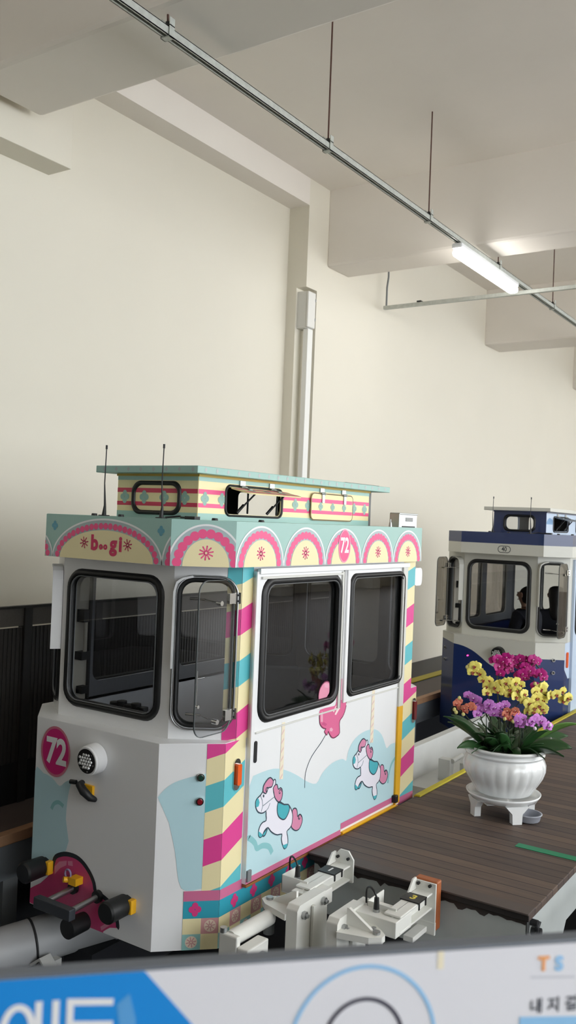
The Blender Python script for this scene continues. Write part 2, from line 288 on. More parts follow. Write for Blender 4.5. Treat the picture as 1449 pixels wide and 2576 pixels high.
mb.text(fr,0,0,'A 2호기',.16,0,WHITE,1,.002); 
S('wall_pit_shade',MB().box(-3,4.08,-1.3,26,4.2,-.22,PIT))  # dark wall added to stand for the shade under the far platform
# near boarding platform
bp=thing('boarding_platform',(7,1.9,-1.3),'dark brown boarded platform with grey painted sides under the flower pot','platform')
mb=MB(); mb.box(4.05,1.305,-.035,25.98,2.49,0,DECK)
mb.build('deck',bp,.004)
mb=MB(); mb.box(4.075,1.3225,-.30,4.12,2.47,-.035,CONC)
mb.build('front_fascia',bp)
mb=MB(); mb.prism(YF((0,1.325,0)),[(4.079,-.035),(4.079,-.75),(4.32,-.75),(4.40,-.62),(4.55,-.45),(4.72,-.26),(25.98,-.26),(25.98,-.035)][::-1],-.05,0,CONC); mb.build('side_fascia',bp)
bx('nosing',4.045,1.305,-.005,4.14,2.49,.004,M('nosing_board',(82,72,68),.6,noise=.12,nscale=12),bp,.002)
fr=XF((4.0745,2.47,0)); mb=MB(); top=-.034; pts=[(0,top)]; x=0
rnd=random.Random(3)
low=[]
while x<1.145: low.append((x,top-.018-rnd.random()*.010-(.016 if rnd.random()<.14 else 0))); x+=.022
low.append((1.145,top-.02)); mb.prism(fr,[(0,top)]+low+[(1.145,top)],-.001,.002,M('torn_black_tape',(58,50,48),.6)); mb.build('torn_edge_tape',bp)
for x in (4.4,7,10,13): bx('leg',x,1.36,-1.3,x+.12,1.5,-.2,CONC,bp); bx('leg',x,2.3,-1.3,x+.12,2.42,-.2,CONC,bp)
mb=MB(); fr=YF((4.075,1.325,0)); mb.obox(fr,.0,-.16,0,.035,-.03,.006,STEEL)
mb.tube([(4.12,1.31,-.055),(4.15,1.295,-.09),(4.13,1.29,-.12),(4.165,1.30,-.10),(4.18,1.295,-.07)],.009,DARK); mb.cyl((4.16,1.322,-.115),(4.16,1.28,-.115),.022,.022,DARK,12); mb.cyl((4.125,1.322,-.06),(4.125,1.285,-.06),.016,.016,DARK,12)
mb.build('hook_latch',bp)
mb=MB(); mb.box(5.33,2.455,0,25.98,2.492,.012,YST); mb.box(5.33,2.485,-.05,25.98,2.50,.004,YST); mb.build('yellow_edge_strip',bp,.002)
tp=MB(); tp.box(4.865,1.306,0.0005,4.928,1.66,.003,M('green_tape',(30,132,92),.55)); tp.build('floor_tape',None,0,label='green tape strip stuck across the brown boards at the platform edge',category='tape')
# running beam, trough and bracket of the track
GIR=M('girder_white',(196,197,194),.55,noise=.08,nscale=7,bump=.02)
tr=thing('track_trough',(7,2.85,-.4),'off-white steel track trough between the two capsules','track')
bx('web_plate',5.7,3.10,-.34,8.3,3.14,-.03,GIR,tr,.003); bx('bed_plate',5.95,2.56,-.33,8.3,3.1,-.29,GIR,tr); bx('top_lip',5.7,3.085,-.035,8.3,3.15,-.02,GIR,tr)
mb=MB(); mb.box(6.0,2.6,-.29,6.28,2.98,-.235,M('worn_rail',(128,124,116),.6,noise=.3,nscale=14)); mb.box(6.3,2.7,-.29,6.9,2.78,-.27,GIR); mb.build('rail_joint',tr,.004)
mb=MB(); mb.box(6.75,2.86,-.29,6.83,2.96,-.12,GIR); mb.cyl((6.78,2.85,-.13),(6.9,2.82,-.10),.02,.02,GIR,10); mb.cyl((6.85,2.8,-.29),(6.85,2.8,-.15),.015,.015,GIR,10); mb.build('bracket',tr,.003)
pb=thing('running_beam',(3,3.45,-.7),'thick pale grey tubular running beam below the pink capsule nose','pipe')
PIPE=M('pipe_grey',(168,170,172),.45,noise=.1,nscale=5)
P0=[(2.0,3.98,-.55),(2.6,3.79,-.505),(2.98,3.63,-.462),(3.275,3.5,-.432),(3.5,3.42,-.42),(4.2,3.25,-.45),(5.6,3.2,-.48)]
MB().tube(cr(P0,False,6),.112,PIPE,32).build('tube',pb)
d=V((.295,-.13,.03)).normalized(); n1=V((0,0,1)).cross(d).normalized(); n2=d.cross(n1); c=V((3.13,3.564,-.447))
MB().tube([c+n1*(.116*cos(t))+n2*(.116*sin(t)) for t in [radians(a) for a in range(-70,251,10)]],.006,DARK,6).build('strap_cable',pb)
mb=MB(); mb.box(3.14,3.40,-.75,3.19,3.45,-.50,GIR); mb.prism(F((3.13,3.40,-.51),(0,1,0)),[(-.05,-.01),(.02,.05),(.09,.0),(.085,-.012),(.02,.035),(-.04,-.02)],-.07,0,GIR); mb.build('bracket',pb,.002)
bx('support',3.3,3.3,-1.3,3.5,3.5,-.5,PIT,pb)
# wall box, trunking
jb=thing('junction_box',(7.72,5.08,3.73),'pale grey metal electrical box in the wall notch above the white trunking','electrical box')
bx('cabinet',7.665,5.0,3.735,7.80,5.19,4.115,M('box_grey',(214,213,208),.45),jb,.012)
mb=MB(); mb.box(7.655,4.975,3.74,7.795,5.0,4.11,M('box_door_grey',(222,221,216),.45)); mb.build('door',jb,.01)
for z in (3.82,4.02): MB().cyl((7.79,4.972,z),(7.79,4.972,z+.03),.006,.006,STEEL,8).build('hinge',jb)
tk=MB(); tk.box(7.705,5.0,.0,7.80,5.06,3.735,M('trunking_white',(232,232,228),.4)); tk.build('cable_trunking',None,.006,label='white vertical cable trunking running down the wall from the grey box',category='trunking')
# hanging lamp rail
GALV=M('galvanised',(188,192,186),.5,.35,noise=.25,nscale=30); RUST=M('rusty_rod',(92,62,54),.7,noise=.2,nscale=40)
rl=thing('lamp_rail',(6,3.294,4.32),'long galvanised channel hung from the ceiling on thin rods, carrying the lamp','rail')
mb=MB(); y0,y1,z0,z1=3.27,3.318,4.325,4.372
mb.box(-1,y0,z0,20,y0+.004,z1,GALV); mb.box(-1,y1-.004,z0,20,y1,z1,GALV); mb.box(-1,y0,z1-.004,20,y1,z1,GALV)
mb.box(-1,y0,z0,20,y0+.013,z0+.004,GALV); mb.box(-1,y1-.013,z0,20,y1,z0+.004,GALV); mb.build('channel',rl)
for x in (.28,1.94,3.57,5.236,6.878,8.506,10.26,11.9,13.6):
    top=4.45 if 8.03<x<8.5 else 5.27
    if abs(x-3.57)<.1: top=4.46
    r=MB(); r.cyl((x,3.294,4.37),(x,3.297,top),.006,.006,RUST,8); r.build('hanger_rod',rl)
    r=MB(); r.box(x-.02,y0-.008,z0-.008,x+.02,y1+.008,z0-.002,GALV); r.box(x-.02,y0-.008,z0-.008,x+.02,y0-.003,z1+.05,GALV); r.box(x-.02,y1+.003,z0-.008,x+.02,y1+.008,z1+.05,GALV)
    r.box(x-.02,y0-.008,z1+.004,x+.02,y1+.008,z1+.01,DARK); r.cyl((x,3.294,z1+.01),(x,3.294,z1+.035),.014,.014,DARK,8); r.build('clamp',rl)
lp=thing('strip_lamp',(8.2,3.294,4.19),'lit white strip lamp hanging under the galvanised ceiling channel','lamp')
bx('housing',7.48,3.243,4.268,8.99,3.345,4.318,M('lamp_housing',(236,238,240),.4),lp,.015)
LED=M('lamp_diffuser',(255,252,246),.4,emit=14)
bx('diffuser',7.49,3.24,4.20,8.98,3.348,4.27,LED,lp,.03)
for x in (7.7,8.75): bx('clip',x-.02,3.26,4.31,x+.02,3.33,4.328,STEEL,lp)
st=thing('cross_strut',(9.3,3,4.2),'bare galvanised strut hung crosswise below the beam behind the strip lamp','rail')
bx('channel',9.18,.2,4.245,9.225,4.93,4.285,GALV,st,.003)
MB().tube([(9.2,4.9,4.28),(9.2,4.90,4.5),(9.2,4.885,4.62),(9.2,4.90,5.27)],.011,GREYP,8).build('hanger_rod',st); MB().cyl((9.2,1.9,4.28),(9.2,1.9,5.27),.006,.006,RUST,8).build('hanger_rod',st)
MB().box(9.17,4.45,4.285,9.235,4.5,4.30,DARK).build('clamp',st)
# dark perforated screen fence on the far platform
fe=thing('screen_fence',(5,4.28,0),'dark perforated metal screen fence standing behind the pink capsule','fence')
FM=M('fence_dark',(54,51,49),.6,noise=.15,nscale=60); FP=M('fence_post',(40,39,38),.6)
for i,x in enumerate((-1.6,-.1,1.4,2.9,3.62,4.2,5.7)):
    x2=(-.1,1.4,2.9,3.62,4.2,5.7,7.2)[i]
    mb=MB(); mb.box(x+.03,4.275,.25,x2-.03,4.285,1.05,FM)
    for k in range(int((x2-x-.06)/.03)): mb.box(x+.04+k*.03,4.271,.25,x+.046+k*.03,4.275,1.05,M('fence_rib',(50,48,46),.6))
    mb.build('screen_panel',fe)
    mb=MB(); mb.box(x-.03,4.26,0,x+.03,4.32,1.17,FP); mb.build('post',fe,.004)
bx('top_panel',-1.6,4.272,1.06,7.2,4.288,1.17,M('fence_mesh_top',(86,82,78),.6,noise=.2,nscale=90),fe)
bx('top_rail',-1.6,4.265,1.165,7.2,4.3,1.18,FP,fe); bx('skirting',-1.6,4.27,0.006,7.2,4.3,.25,M('fence_skirting',(22,22,25),.6),fe)
# ------------------------------------------------------------------ capsules
GL_SIDE=glass('tinted_glass_dark',(.48,.49,.51),.7); GL_FRONT=glass('windscreen_glass',(.74,.75,.76)); GL_CLR=glass('vent_glass',(.84,.85,.86))
INNER=M('inner_panel',(118,119,122),.6); SEATW=M('bench_wood',(150,118,88),.5,noise=.15,nscale=15)
def inset(P,d): return [(x+(d if x<4.3 else -d),y+(d if y<3.16 else -d)) for x,y in P]
def plan(P,dx): return [(x+dx,y) for x,y in P]
LOW=[(3.12,3.575),(3.12,2.748),(3.335,2.53),(5.37,2.53),(5.585,2.748),(5.585,3.575),(5.37,3.79),(3.335,3.79)]
UP=[(3.22,3.535),(3.22,2.785),(3.414,2.53),(5.285,2.53),(5.48,2.785),(5.48,3.535),(5.285,3.79),(3.414,3.79)]
CAN=[(3.07,3.515),(3.07,2.685),(3.28,2.475),(5.25,2.475),(5.46,2.685),(5.46,3.515),(5.25,3.74),(3.28,3.74)]
def faces(P,z):
    out=[]
    for i in range(8):
        a,b=P[i],P[(i+1)%8]; fr=F((a[0],a[1],z),(b[0]-a[0],b[1]-a[1],0)); out.append((fr,math.dist(a,b)))
    return out
def stripes(mb,fr,a0,a1,z0,z1,phase,slope,pitch=.121,base=0,off=.0016,cols=None):
    """barber-pole bands on a strip of a face; base = the face's z"""
    cols=cols or (TEAL,CREAM,MAG,CREAM)
    k=-30
    while k<40:
        b0=phase+k*pitch
        q=[(a0,b0+slope*a0),(a1,b0+slope*a1),(a1,b0+pitch+slope*a1),(a0,b0+pitch+slope*a0)]
        q=clip([(x,y) for x,y in q],a0,z0,a1,z1)
        if q: mb.poly(fr,[(x,y-base) for x,y in q],off,cols[k%4])
        k+=1
def asterisk(mb,fr,a,b,r,c,mat,n=8):
    for i in range(n):
        t=2*pi*i/n+.2; mb.stroke(fr,[(a+r*.25*cos(t),b+r*.25*sin(t)),(a+r*cos(t),b+r*sin(t))],r*.2,c,mat)
        mb.poly(fr,circ(a+r*cos(t),b+r*sin(t),r*.12,n=8),c,mat)
    mb.stroke(fr,circ(a,b,r*.28,n=12),r*.18,c,mat,True)
def clover(mb,fr,a,b,r,c,mat,rect=None,sx=1):
    for dx_,dy in ((1,0),(-1,0),(0,1),(0,-1)):
        q=circ(a+dx_*r*.52*sx,b+dy*r*.60,r*.47*sx,r*.50,12)
        if rect: q=clip(q,*rect)
        if q: mb.poly(fr,q,c+(dx_+2*dy)*.0001,mat)
def arch(mb,fr,uc,v0,rx,ry,rect,flower=True,n=15,r=.02):
    cl=lambda q: clip(q,*rect)
    mb.poly(fr,cl(circ(uc,v0,rx,ry,40,0,pi)),.0010,M('arch_grey_wrap',(172,188,192),.4))  # grey-teal fill of the printed arch
    mb.stroke(fr,circ(uc,v0,rx,ry,48,0,pi),.0085,.0016,WHITE,False,rect)
    e=circ(uc,v0,rx-r-.016,ry-r-.016,400,0,pi); tot=sum(math.dist(e[i],e[i+1]) for i in range(399)); acc=0; k=0
    for i in range(399):
        if acc>=tot*(k+.5)/n:
            q=cl(circ(e[i][0],e[i][1],r*.95,r*.95,14)); k+=1
            if q: mb.poly(fr,q,.0016+.0001*(k%2),HOT)
        acc+=math.dist(e[i],e[i+1])
    mb.poly(fr,cl(circ(uc,v0,rx-2*r-.019,ry-2*r-.019,40,0,pi)),.0022,CREAM)
    if flower: asterisk(mb,fr,uc,v0+ry*.33,.031,.0030,HOT,10)
def win(parts_parent,name,fr,hole,glassmat,d=-.018,rub=.034,c1=.014,extra=None):
    """pane with its black gasket"""
    a0,b0,a1,b1,r=hole
    g=MB(); o=rr(a0-.004,b0-.004,a1+.004,b1+.004,r); g.prism(fr,o,d-.004,d,glassmat)
    if extra: extra(g,fr)
    p=g.build(name,parts_parent)
    m=MB(); m.ring(fr,rr(a0-rub*.75,b0-rub*.75,a1+rub*.75,b1+rub*.75,r+rub*.75),rr(a0+rub*.25,b0+rub*.25,a1-rub*.25,b1-rub*.25,max(.01,r-rub*.25)),-.02,c1,BLACK); m.build('gasket',p)
    m=MB(); m.ring(fr,rr(a0+.004,b0+.004,a1-.004,b1-.004,r),rr(a0+.010,b0+.010,a1-.010,b1-.010,r),c1-.008,c1+.001,M('seal_strip',(96,98,100),.35)); m.build('seal_strip',p)
    return p
def capsule(dx,dz,st):
    art=st=='art'
    root=thing('railway_capsule',(4.35+dx,3.16,-.25+dz),
        'white capsule tram in pink and teal carousel wrap, number 72 on its front' if art else 'navy and grey capsule tram numbered 40 waiting behind the orchid pot','railway capsule')
    Z=lambda z:z+dz
    NAVY=M('navy_paint',(24,46,98),.3,coat=.5); CG=M('capsule_grey',(206,206,198),.4,coat=.2)
    body=WHITE if art else CG; lowc=WHITE if art else NAVY
    # ---- lower body
    lf=faces(plan(LOW,dx),Z(-.25)); mb=MB(); T=.03; H=.95
    for i,(fr,L) in enumerate(lf): mb.panel(fr,[(0,0),(L,0),(L,H),(0,H)],[],T,lowc)
    top=F((0,0,Z(.702)),(1,0,0),(0,1,0)); mb.panel(top,plan(inset(LOW,.0012),dx),[plan([(x+(.03 if x<4.3 else -.03),y+(.03 if y<3.16 else -.03)) for x,y in UP],dx)],.02,body)
    bot=F((0,0,Z(-.25)),(1,0,0),(0,1,0)); mb.poly(bot,plan(LOW,dx)[::1],0,DARK)
    f0,f1,f2=lf[0][0],lf[1][0],lf[2][0]; L1=lf[1][1]; L2=lf[2][1]
    if art:
        A=lambda pts:[(3.575-y,z+.25) for y,z in pts]       # art on the nose
        mb.poly(f0,clip(A(cr(ART['nblue'],True,3)),0,0,.827,.95),.001,SKY); mb.stroke(f0,A(cr(ART['nacc'],False,3)),.02,.0016,ACC)
        hp=A(cr(ART['heart'],True,2)); hp=clip(hp,0.001,0.001,.826,.95)
        mb.poly(f0,hp,.002,M('balloon_pink',(204,74,122),.3)); mb.stroke(f0,A(cr(ART['heart'][2:16],False,3)),.022,.0026,INK)
        for k in ('hh1','hh2','hh3'): mb.poly(f0,A(ART[k]),.0024,M('balloon_light',(218,136,166),.3))
        mb.poly(f1,cr(ART['cblue'][:5],False,4) and [(a,b+.25) for a,b in cr(ART['cblue'][:5],False,4)]+[(a,b+.25) for a,b in cr(ART['cblue'][5:],False,4)],.001,SKY)
        s0=.222
        stripes(mb,f1,s0,L1,.02,.70,.310,.32,.124,-.25)
        e2=3.492-3.335; stripes(mb,f2,0,e2,.02,.70,.407,.42,.124,-.25)
        r0=5.115-3.335; stripes(mb,f2,r0,L2,.0,.70,-.174,.30,.116,-.25); stripes(mb,lf[3][0],0,.08,0,.7,-.174+.30*L2,.3,.116,-.25)
        for fr,a,b,ph in ((f1,.14,L1,0),(f2,0,L2,.5)):
            mb.poly(fr,[(a,.225),(b,.225),(b,.272),(a,.272)],.0024,ROSE)
            mb.poly(fr,[(a,.145),(b,.145),(b,.228),(a,.228)],.002,M('teal_band_wrap',(52,160,182),.4))
            x=a+.055+ph*.12
            while x<b-.03: clover(mb,fr,x,.187,.030,.0034,M('cross_pink',(216,62,130),.4)); x+=.155
            sq=.085; k=0; x=a+.0
            while x<b:
                for r in (0,1):
                    y1=.145-r*.0725; w_=min(sq,b-x)
                    kind=(k+r)%2
                    mat=CREAM if kind==0 else (M('square_pink',(214,160,160),.4) if r==0 else M('square_aqua',(150,200,196),.4))
                    if r==1 and kind==1 and k%4==1: mat=M('square_pink',(214,160,160),.4)
                    mb.poly(fr,[(x,y1-.0725),(x+w_,y1-.0725),(x+w_,y1),(x,y1)],.0016,mat)
                    if kind and w_>.08:
                        mb.poly(fr,circ(x+sq/2,y1-.036,.028,n=16),.0022,M('rosette_cream',(238,220,200),.4)); asterisk(mb,fr,x+sq/2,y1-.036,.022,.0028,M('square_pink',(214,160,160),.4),8)
                x+=sq;k+=1
    else:
        # grey upper band with a wavy lower edge dipping round the headlamp
        wav=[(0,.86),(.1,.845),(.2,.81),(.29,.755),(.37,.70),(.44,.675),(.51,.715),(.58,.79),(.66,.815),(.827,.80)]
        mb.poly(f0,[(0,.95)]+cr(wav,False,4)+[(.827,.95)],.001,CG)
        mb.poly(f1,[(0,.95),(0,.80),(L1,.79),(L1,.95)],.001,CG); mb.poly(lf[7][0],[(0,.95),(0,.88),(L1,.86),(L1,.95)],.001,CG)
        mb.poly(f2,[(0,.95),(0,.70),(.12,.60),(L2,.60),(L2,.95)],.001,M('capsule_pale_blue',(190,206,226),.4))
    lower=mb.build('lower_body',root)
    # ---- upper body with window openings
    uf=faces(plan(UP,dx),Z(.70)); mb=MB(); HH=.86
    holes={0:[(.062,.09,.665,.735,.07)],1:[(.035,.075,.275,.745,.06)],2:[(.158,.085,.862,.74,.06),(1.005,.085,1.65,.745,.05)],
           3:[(.04,.075,.28,.745,.06)],4:[(.08,.09,.67,.735,.07)],5:[(.04,.075,.28,.745,.06)],6:[(.22,.085,.87,.745,.06),(1.01,.085,1.62,.745,.06)],7:[(.04,.075,.285,.745,.06)]}
    for i,(fr,L) in enumerate(uf):
        mb.panel(fr,[(0,0),(L,0),(L,HH),(0,HH)],[rr(*h) for h in holes[i]],.035,body,INNER)
    u0,u1,u2=uf[0][0],uf[1][0],uf[2][0]
    if art:
        stripes(mb,u1,.252,uf[1][1],.70,1.56,1.443-.23*.32,.23,.122,.70,.002); 
        stripes(mb,u2,0,.088,.70,1.56,1.443,.34,.122,.70,.002)
        rl_=5.118-3.414; stripes(mb,u2,rl_,uf[2][1],.70,1.56,.844,.28,.120,.70,.002)
    mb.build('upper_body',root)
    # windscreen and rear screen
    win(root,'windscreen',u0,holes[0][0],GL_FRONT,rub=.042); win(root,'rear_window',uf[4][0],holes[4][0],GL_FRONT)
    for i in (5,): win(root,'vent_window',uf[i][0],holes[i][0],GL_CLR)
    for h in holes[6]: win(root,'far_side_window',uf[6][0],h,GL_CLR if art else glass('side_glass_smoked',(.74,.71,.68)))
    # near corner vents: chrome frame, hinged pane swung out, stays
    def vent(i,hinge_end,open_deg):
        fr,L=uf[i]; a0,b0,a1,b1,r=holes[i][0]
        m=MB(); m.ring(fr,rr(a0-.022,b0-.022,a1+.022,b1+.022,r+.022),rr(a0+.004,b0+.004,a1-.004,b1-.004,r),-.03,.012,BLACK); vf=m.build('vent_frame',root)
        m=MB(); m.ring(fr,rr(a0-.034,b0-.03,a1+.034,b1+.032,r+.03),rr(a0-.022,b0-.022,a1+.022,b1+.022,r+.02),-.005,.016,STEEL); m.build('trim_ring',vf)
        ha=a1+.012 if hinge_end else a0-.012; sg=-1 if hinge_end else 1
        o=fr.P(ha,0,.028); t=radians(open_deg); d=fr.u*sg*cos(t)+fr.n*sin(t)
        pf=F(o,d if sg>0 else -d); w_=(a1-a0)+.02
        pr=lambda x0,x1:(x0,x1) if sg>0 else (-x1,-x0)
        x0,x1=pr(0,w_)
        g=MB(); g.prism(pf,rr(x0,b0-.02,x1,b1+.02,r),-.003,.003,GL_CLR if art else glass('vent_glass_smoked',(.58,.56,.53)))
        pane=g.build('vent_pane',root)
        m=MB()
        e=rr(x0,b0-.02,x1,b1+.02,r); e2=rr(x0+.0025,b0-.0175,x1-.0025,b1+.0175,r)
        m.ring(pf,e,e2,-.004,.004,M('pane_edge',(120,126,128),.2)); m.build('pane_edge',pane)
        for zz in (b0+.055,b1-.07):
            m=MB(); m.obox(fr,ha-.012,zz-.026,.006,ha+.03,zz+.026,.014,CHROME); m.cyl(fr.P(ha,zz-.026,.028),fr.P(ha,zz+.026,.028),.008,.008,CHROME,10)
            xx=pr(0,.045); m.obox(pf,xx[0],zz-.024,-.008,xx[1],zz+.024,.008,CHROME)
            for q in (-.014,.014): m.cyl(fr.P(ha+.018,zz+q,.014),fr.P(ha+.018,zz+q,.019),.005,.005,DARK,8)
            m.build('hinge',pane)
            m=MB(); xe=pr(0,w_*.42)[1] if sg>0 else -w_*.42
            m.tube([fr.P(ha+sg*.21,zz-.012,-.01),fr.P(ha+sg*.14,zz-.014,.0)],.006,CHROME); m.tube([fr.P(ha+sg*.14,zz-.014,0),pf.P(xe,zz-.018,.0)],.003,CHROME); m.cyl(pf.P(xe,zz-.018,-.014),pf.P(xe,zz-.018,.014),.012,.012,CHROME,10); m.build('stay',pane)
        m=MB(); xh=(w_-.02)*sg
        m.tube([pf.P(xh,.36,-.008),pf.P(xh,.20,-.008)],.0035,CHROME); m.tube([pf.P(xh,.325,-.008),pf.P(xh-sg*.05,.325,-.008)],.0035,CHROME); m.cyl(pf.P(xh,.20,-.014),pf.P(xh,.20,.006),.008,.008,CHROME,8); m.build('catch',pane)
    vent(1,True,52); 
    if art: win(root,'vent_window',uf[7][0],holes[7][0],GL_CLR)
    else: vent(7,False,52)
    win(root,'vent_window',uf[3][0],holes[3][0],GL_CLR)
    # rain deflectors beside the corner vents
    def deflect(i,at_start):
        fr,L=uf[i]; a0,b0,a1,b1,r=holes[i][0]; m=MB(); a=a0-.034 if at_start else a1+.034; s=1 if at_start else -1
        pts=[fr.P(a,.36,.0)]
        # a folded strip that stands out from the body along the edge, rounded over at the top
        path=[(a,.34),(a,.70),(a+s*.012,.745),(a+s*.04,.765),(a+s*.085,.775)]
        vs=[];w=.055
        for (x,y) in path: vs+=[fr.P(x,y,.002),fr.P(x,y,w),fr.P(x+s*.008,y-.008*(y>.72),w),fr.P(x+s*.008,y-.008*(y>.72),.002)]
        fs=[]
        for k in range(len(path)-1):
            for j in range(4): fs.append((4*k+j,4*k+(j+1)%4,4*k+4+(j+1)%4,4*k+4+j))
        fs+=[(0,1,2,3),tuple(4*len(path)-4+j for j in (3,2,1,0))]
        m.add(vs,fs,WHITE if art else CG); m.build('wind_deflector',root)
    deflect(1,True); deflect(7,False); deflect(3,False)
    # ---- canopy
    cf=faces(plan(CAN,dx),Z(1.525)); mb=MB(); CH=.21; cc=SAGE if art else CG
    for fr,L in cf: mb.panel(fr,[(0,0),(L,0),(L,CH),(0,CH)],[],.02,cc)
    tp=F((0,0,Z(1.737)),(1,0,0),(0,1,0)); mb.panel(tp,plan(inset(CAN,.0012),dx),[],.012,SAGE if art else NAVY)
    bt=F((0,0,Z(1.537)),(1,0,0),(0,1,0)); mb.panel(bt,plan(inset(CAN,.0012),dx),[plan([(x+(.05 if x<4.3 else -.05),y+(.05 if y<3.16 else -.05)) for x,y in UP],dx)],.012,body)
    c0,c1,c2=cf[0],cf[1],cf[2]
    if art:
        L0=c0[1]; uc=L0*.505
        arch(mb,c0[0],uc,0,.362,.196,(0,0,L0,CH),False,25,.0165)
        arch(mb,c0[0],uc-.727,0,.362,.196,(0,0,L0,CH),False,25,.0165); arch(mb,c0[0],uc+.545,0,.182,.19,(0,0,L0,CH),False)
        LR=M('logo_red',(206,40,92),.4); fr=c0[0]
        for x,w_ in ((-.070,'b'),(.056,'g'),(.102,'i')): mb.text(fr,uc+x,.050,w_,.098,.0034,LR,1.0,.0045,True)
        for x in (-.026,.004): mb.stroke(fr,circ(uc+x,.064,.0085,n=16),.0095,.0034,LR,True)
        asterisk(mb,fr,uc-.140,.080,.026,.0034,LR,8); asterisk(mb,fr,uc+.148,.080,.026,.0034,LR,8)
        for x in (.065,L0-.06): clover(mb,fr,x,.155,.022,.0012,M('clover_blue',(92,160,180),.4))
        L=c1[1]; arch(mb,c1[0],L*.545,0,.172,.19,(0,0,L,CH),True,12,.023)
        for k in range(5):
            L=c2[1]; arch(mb,c2[0],.197+.394*k,0,.194,.19,(0,0,L,CH),k!=2,15,.0215)
            if k==2:
                mb.poly(c2[0],circ(.197+.394*k,.098,.062,.088,28),.003,HOT); mb.stroke(c2[0],circ(.197+.394*k,.098,.062,.088,28),.008,.0034,M('roundel_rim',(240,150,180),.4),True)
                mb.text(c2[0],.197+.394*k,.098,'72',.115,.004,WHITE,.80,.003)
    else:
        for fr,L in cf: mb.poly(fr,[(0,.105),(L,.105),(L,CH),(0,CH)],.001,NAVY)
        fr=c0[0]; u=.445
        o=rr(u-.062,.020,u+.062,.083,.031); mb.poly(fr,o,.0016,CG); mb.stroke(fr,o,.006,.0022,INK,True); mb.text(fr,u,.0515,'40',.062,.0022,INK,.85,.0012)
    mb.build('canopy',root,.004)
    mb=MB()
    for q in ((3.14,3.25),(3.3,2.62),(3.62,2.58),(3.12,3.05)): mb.cyl((q[0]+dx,q[1],Z(1.735)),(q[0]+dx,q[1],Z(1.748)),.016,.013,DARK,10)
    mb.tube([(3.2+dx,2.84,Z(1.742)),(3.25+dx,2.79,Z(1.75)),(3.22+dx,2.76,Z(1.745)),(3.22+dx,2.70,Z(1.745))],.005,DARK,6); mb.box(3.2+dx,2.66,Z(1.735),3.24+dx,2.72,Z(1.752),DARK)
    mb.build('roof_fittings',root)
    # ---- roof box, hatches, slab
    RB=[(3.33,3.55),(3.33,2.752),(5.035,2.752),(5.035,3.55)]; rb=[(x+dx,y) for x,y in RB]; z0=1.735; h=.222
    mb=MB(); ff=F((rb[0][0],3.285,Z(z0)),(0,-1,0)); fs_=F((rb[1][0]+.0015,2.752,Z(z0)),(1,0,0)); Lf=3.285-2.754; Ls=5.032-3.33
    bc=M('box_cream_wrap',(244,228,176),.4) if art else NAVY
    h1=(.222,.036,.705,.172,.03); h2=(1.0,.03,1.47,.176,.03)
    fh=(.125,.040,.405,.165,.045)
    mb.panel(ff,[(0,0),(Lf,0),(Lf,h),(0,h)],[rr(*fh)] if not art else [],.02,bc,DARK)
    hl=[rr(*h1)]+([rr(*h2)] if not art else [])
    sc_=bc if art else M('capsule_pale_blue',(190,206,226),.4)
    mb.panel(fs_,[(0,0),(Ls,0),(Ls,h),(0,h)],hl,.02,sc_,DARK)
    fb=F((5.0335+dx,3.285,Z(z0)),(-1,0,0)); mb.panel(fb,[(0,0),(Ls,0),(Ls,h),(0,h)],[rr(Ls-a1,b0,Ls-a0,b1,r) for a0,b0,a1,b1,r in (h1,h2)],.02,sc_,DARK)
    mb.panel(F((5.035+dx,2.754,Z(z0)),(0,1,0)),[(0,0),(Lf,0),(Lf,h),(0,h)],[],.02,sc_,DARK)
    def pattern(m,fr,L,first,hole=None,off=.001,cs=1,dark=CREAM):
        for a,b,mt in ((0,.034,SAGE),(.190,.222,SAGE),(.062,.082,RED if fr is ff else HOT),(.128,.150,RED if fr is ff else HOT)):
            segs=[(0,L)] if not hole or not(b>hole[1] and a<hole[3]) else [(0,hole[0]-.01),(hole[2]+.01,L)]
            for s_,e_ in segs: m.poly(fr,[(s_,a),(e_,a),(e_,b),(s_,b)],off,mt)
        x=first
        while x<L-.02:
            if not hole or x<hole[0]-.03 or x>hole[2]+.03: clover(m,fr,x,.105,.031,off+.0004,M('clover_grey',(146,182,172),.4),None,cs)
            x+=.133
    if art: pattern(mb,ff,Lf,.052); pattern(mb,fs_,Ls,.05,h1)
    else:
        cl=[(0,.12),(.05,.15),(.1,.165),(.16,.15),(.2,.14),(.2,.10),(0,.10)]
        mb.poly(fs_,cl,.001,M('cloud_blue',(120,160,200),.4)); 
    box=mb.build('roof_box',root)
    m=MB(); m.ring(ff,rr(fh[0]-.024,fh[1]-.022,fh[2]+.024,fh[3]+.022,.055),rr(*fh),-.01,.012,BLACK); wf=m.build('roof_box_window',root)
    if not art:
        m=MB(); m.prism(ff,rr(*fh),-.012,-.008,GL_CLR); m.build('pane',wf)
    def hatch(hh,openit):
        a0,b0,a1,b1,r=hh; mt=M('hatch_cream',(244,226,172),.4) if art else M('hatch_glass_dark',(90,100,110),.3)
        t=radians(78 if openit else 0)
        o=fs_.P(a0,b1,.012); v=(-fs_.v*cos(t)+fs_.n*sin(t)); hf=F(o,fs_.u,-v)      # hf.v points back up to the hinge
        w_,hg=a1-a0,b1-b0
        m=MB(); m.prism(hf,rr(0,-hg,w_,0,r),-.006,.0,mt)
        if art:
            for p,q in ((-.115,-.095),(-.05,-.028)): m.poly(hf,[(.004,p),(w_-.004,p),(w_-.004,q),(.004,q)],.001,HOT)
            for x in (.1,.235,.37): clover(m,hf,x,-.072,.024,.0014,M('clover_grey',(146,182,172),.4))
        ht=m.build('vent_hatch',root)
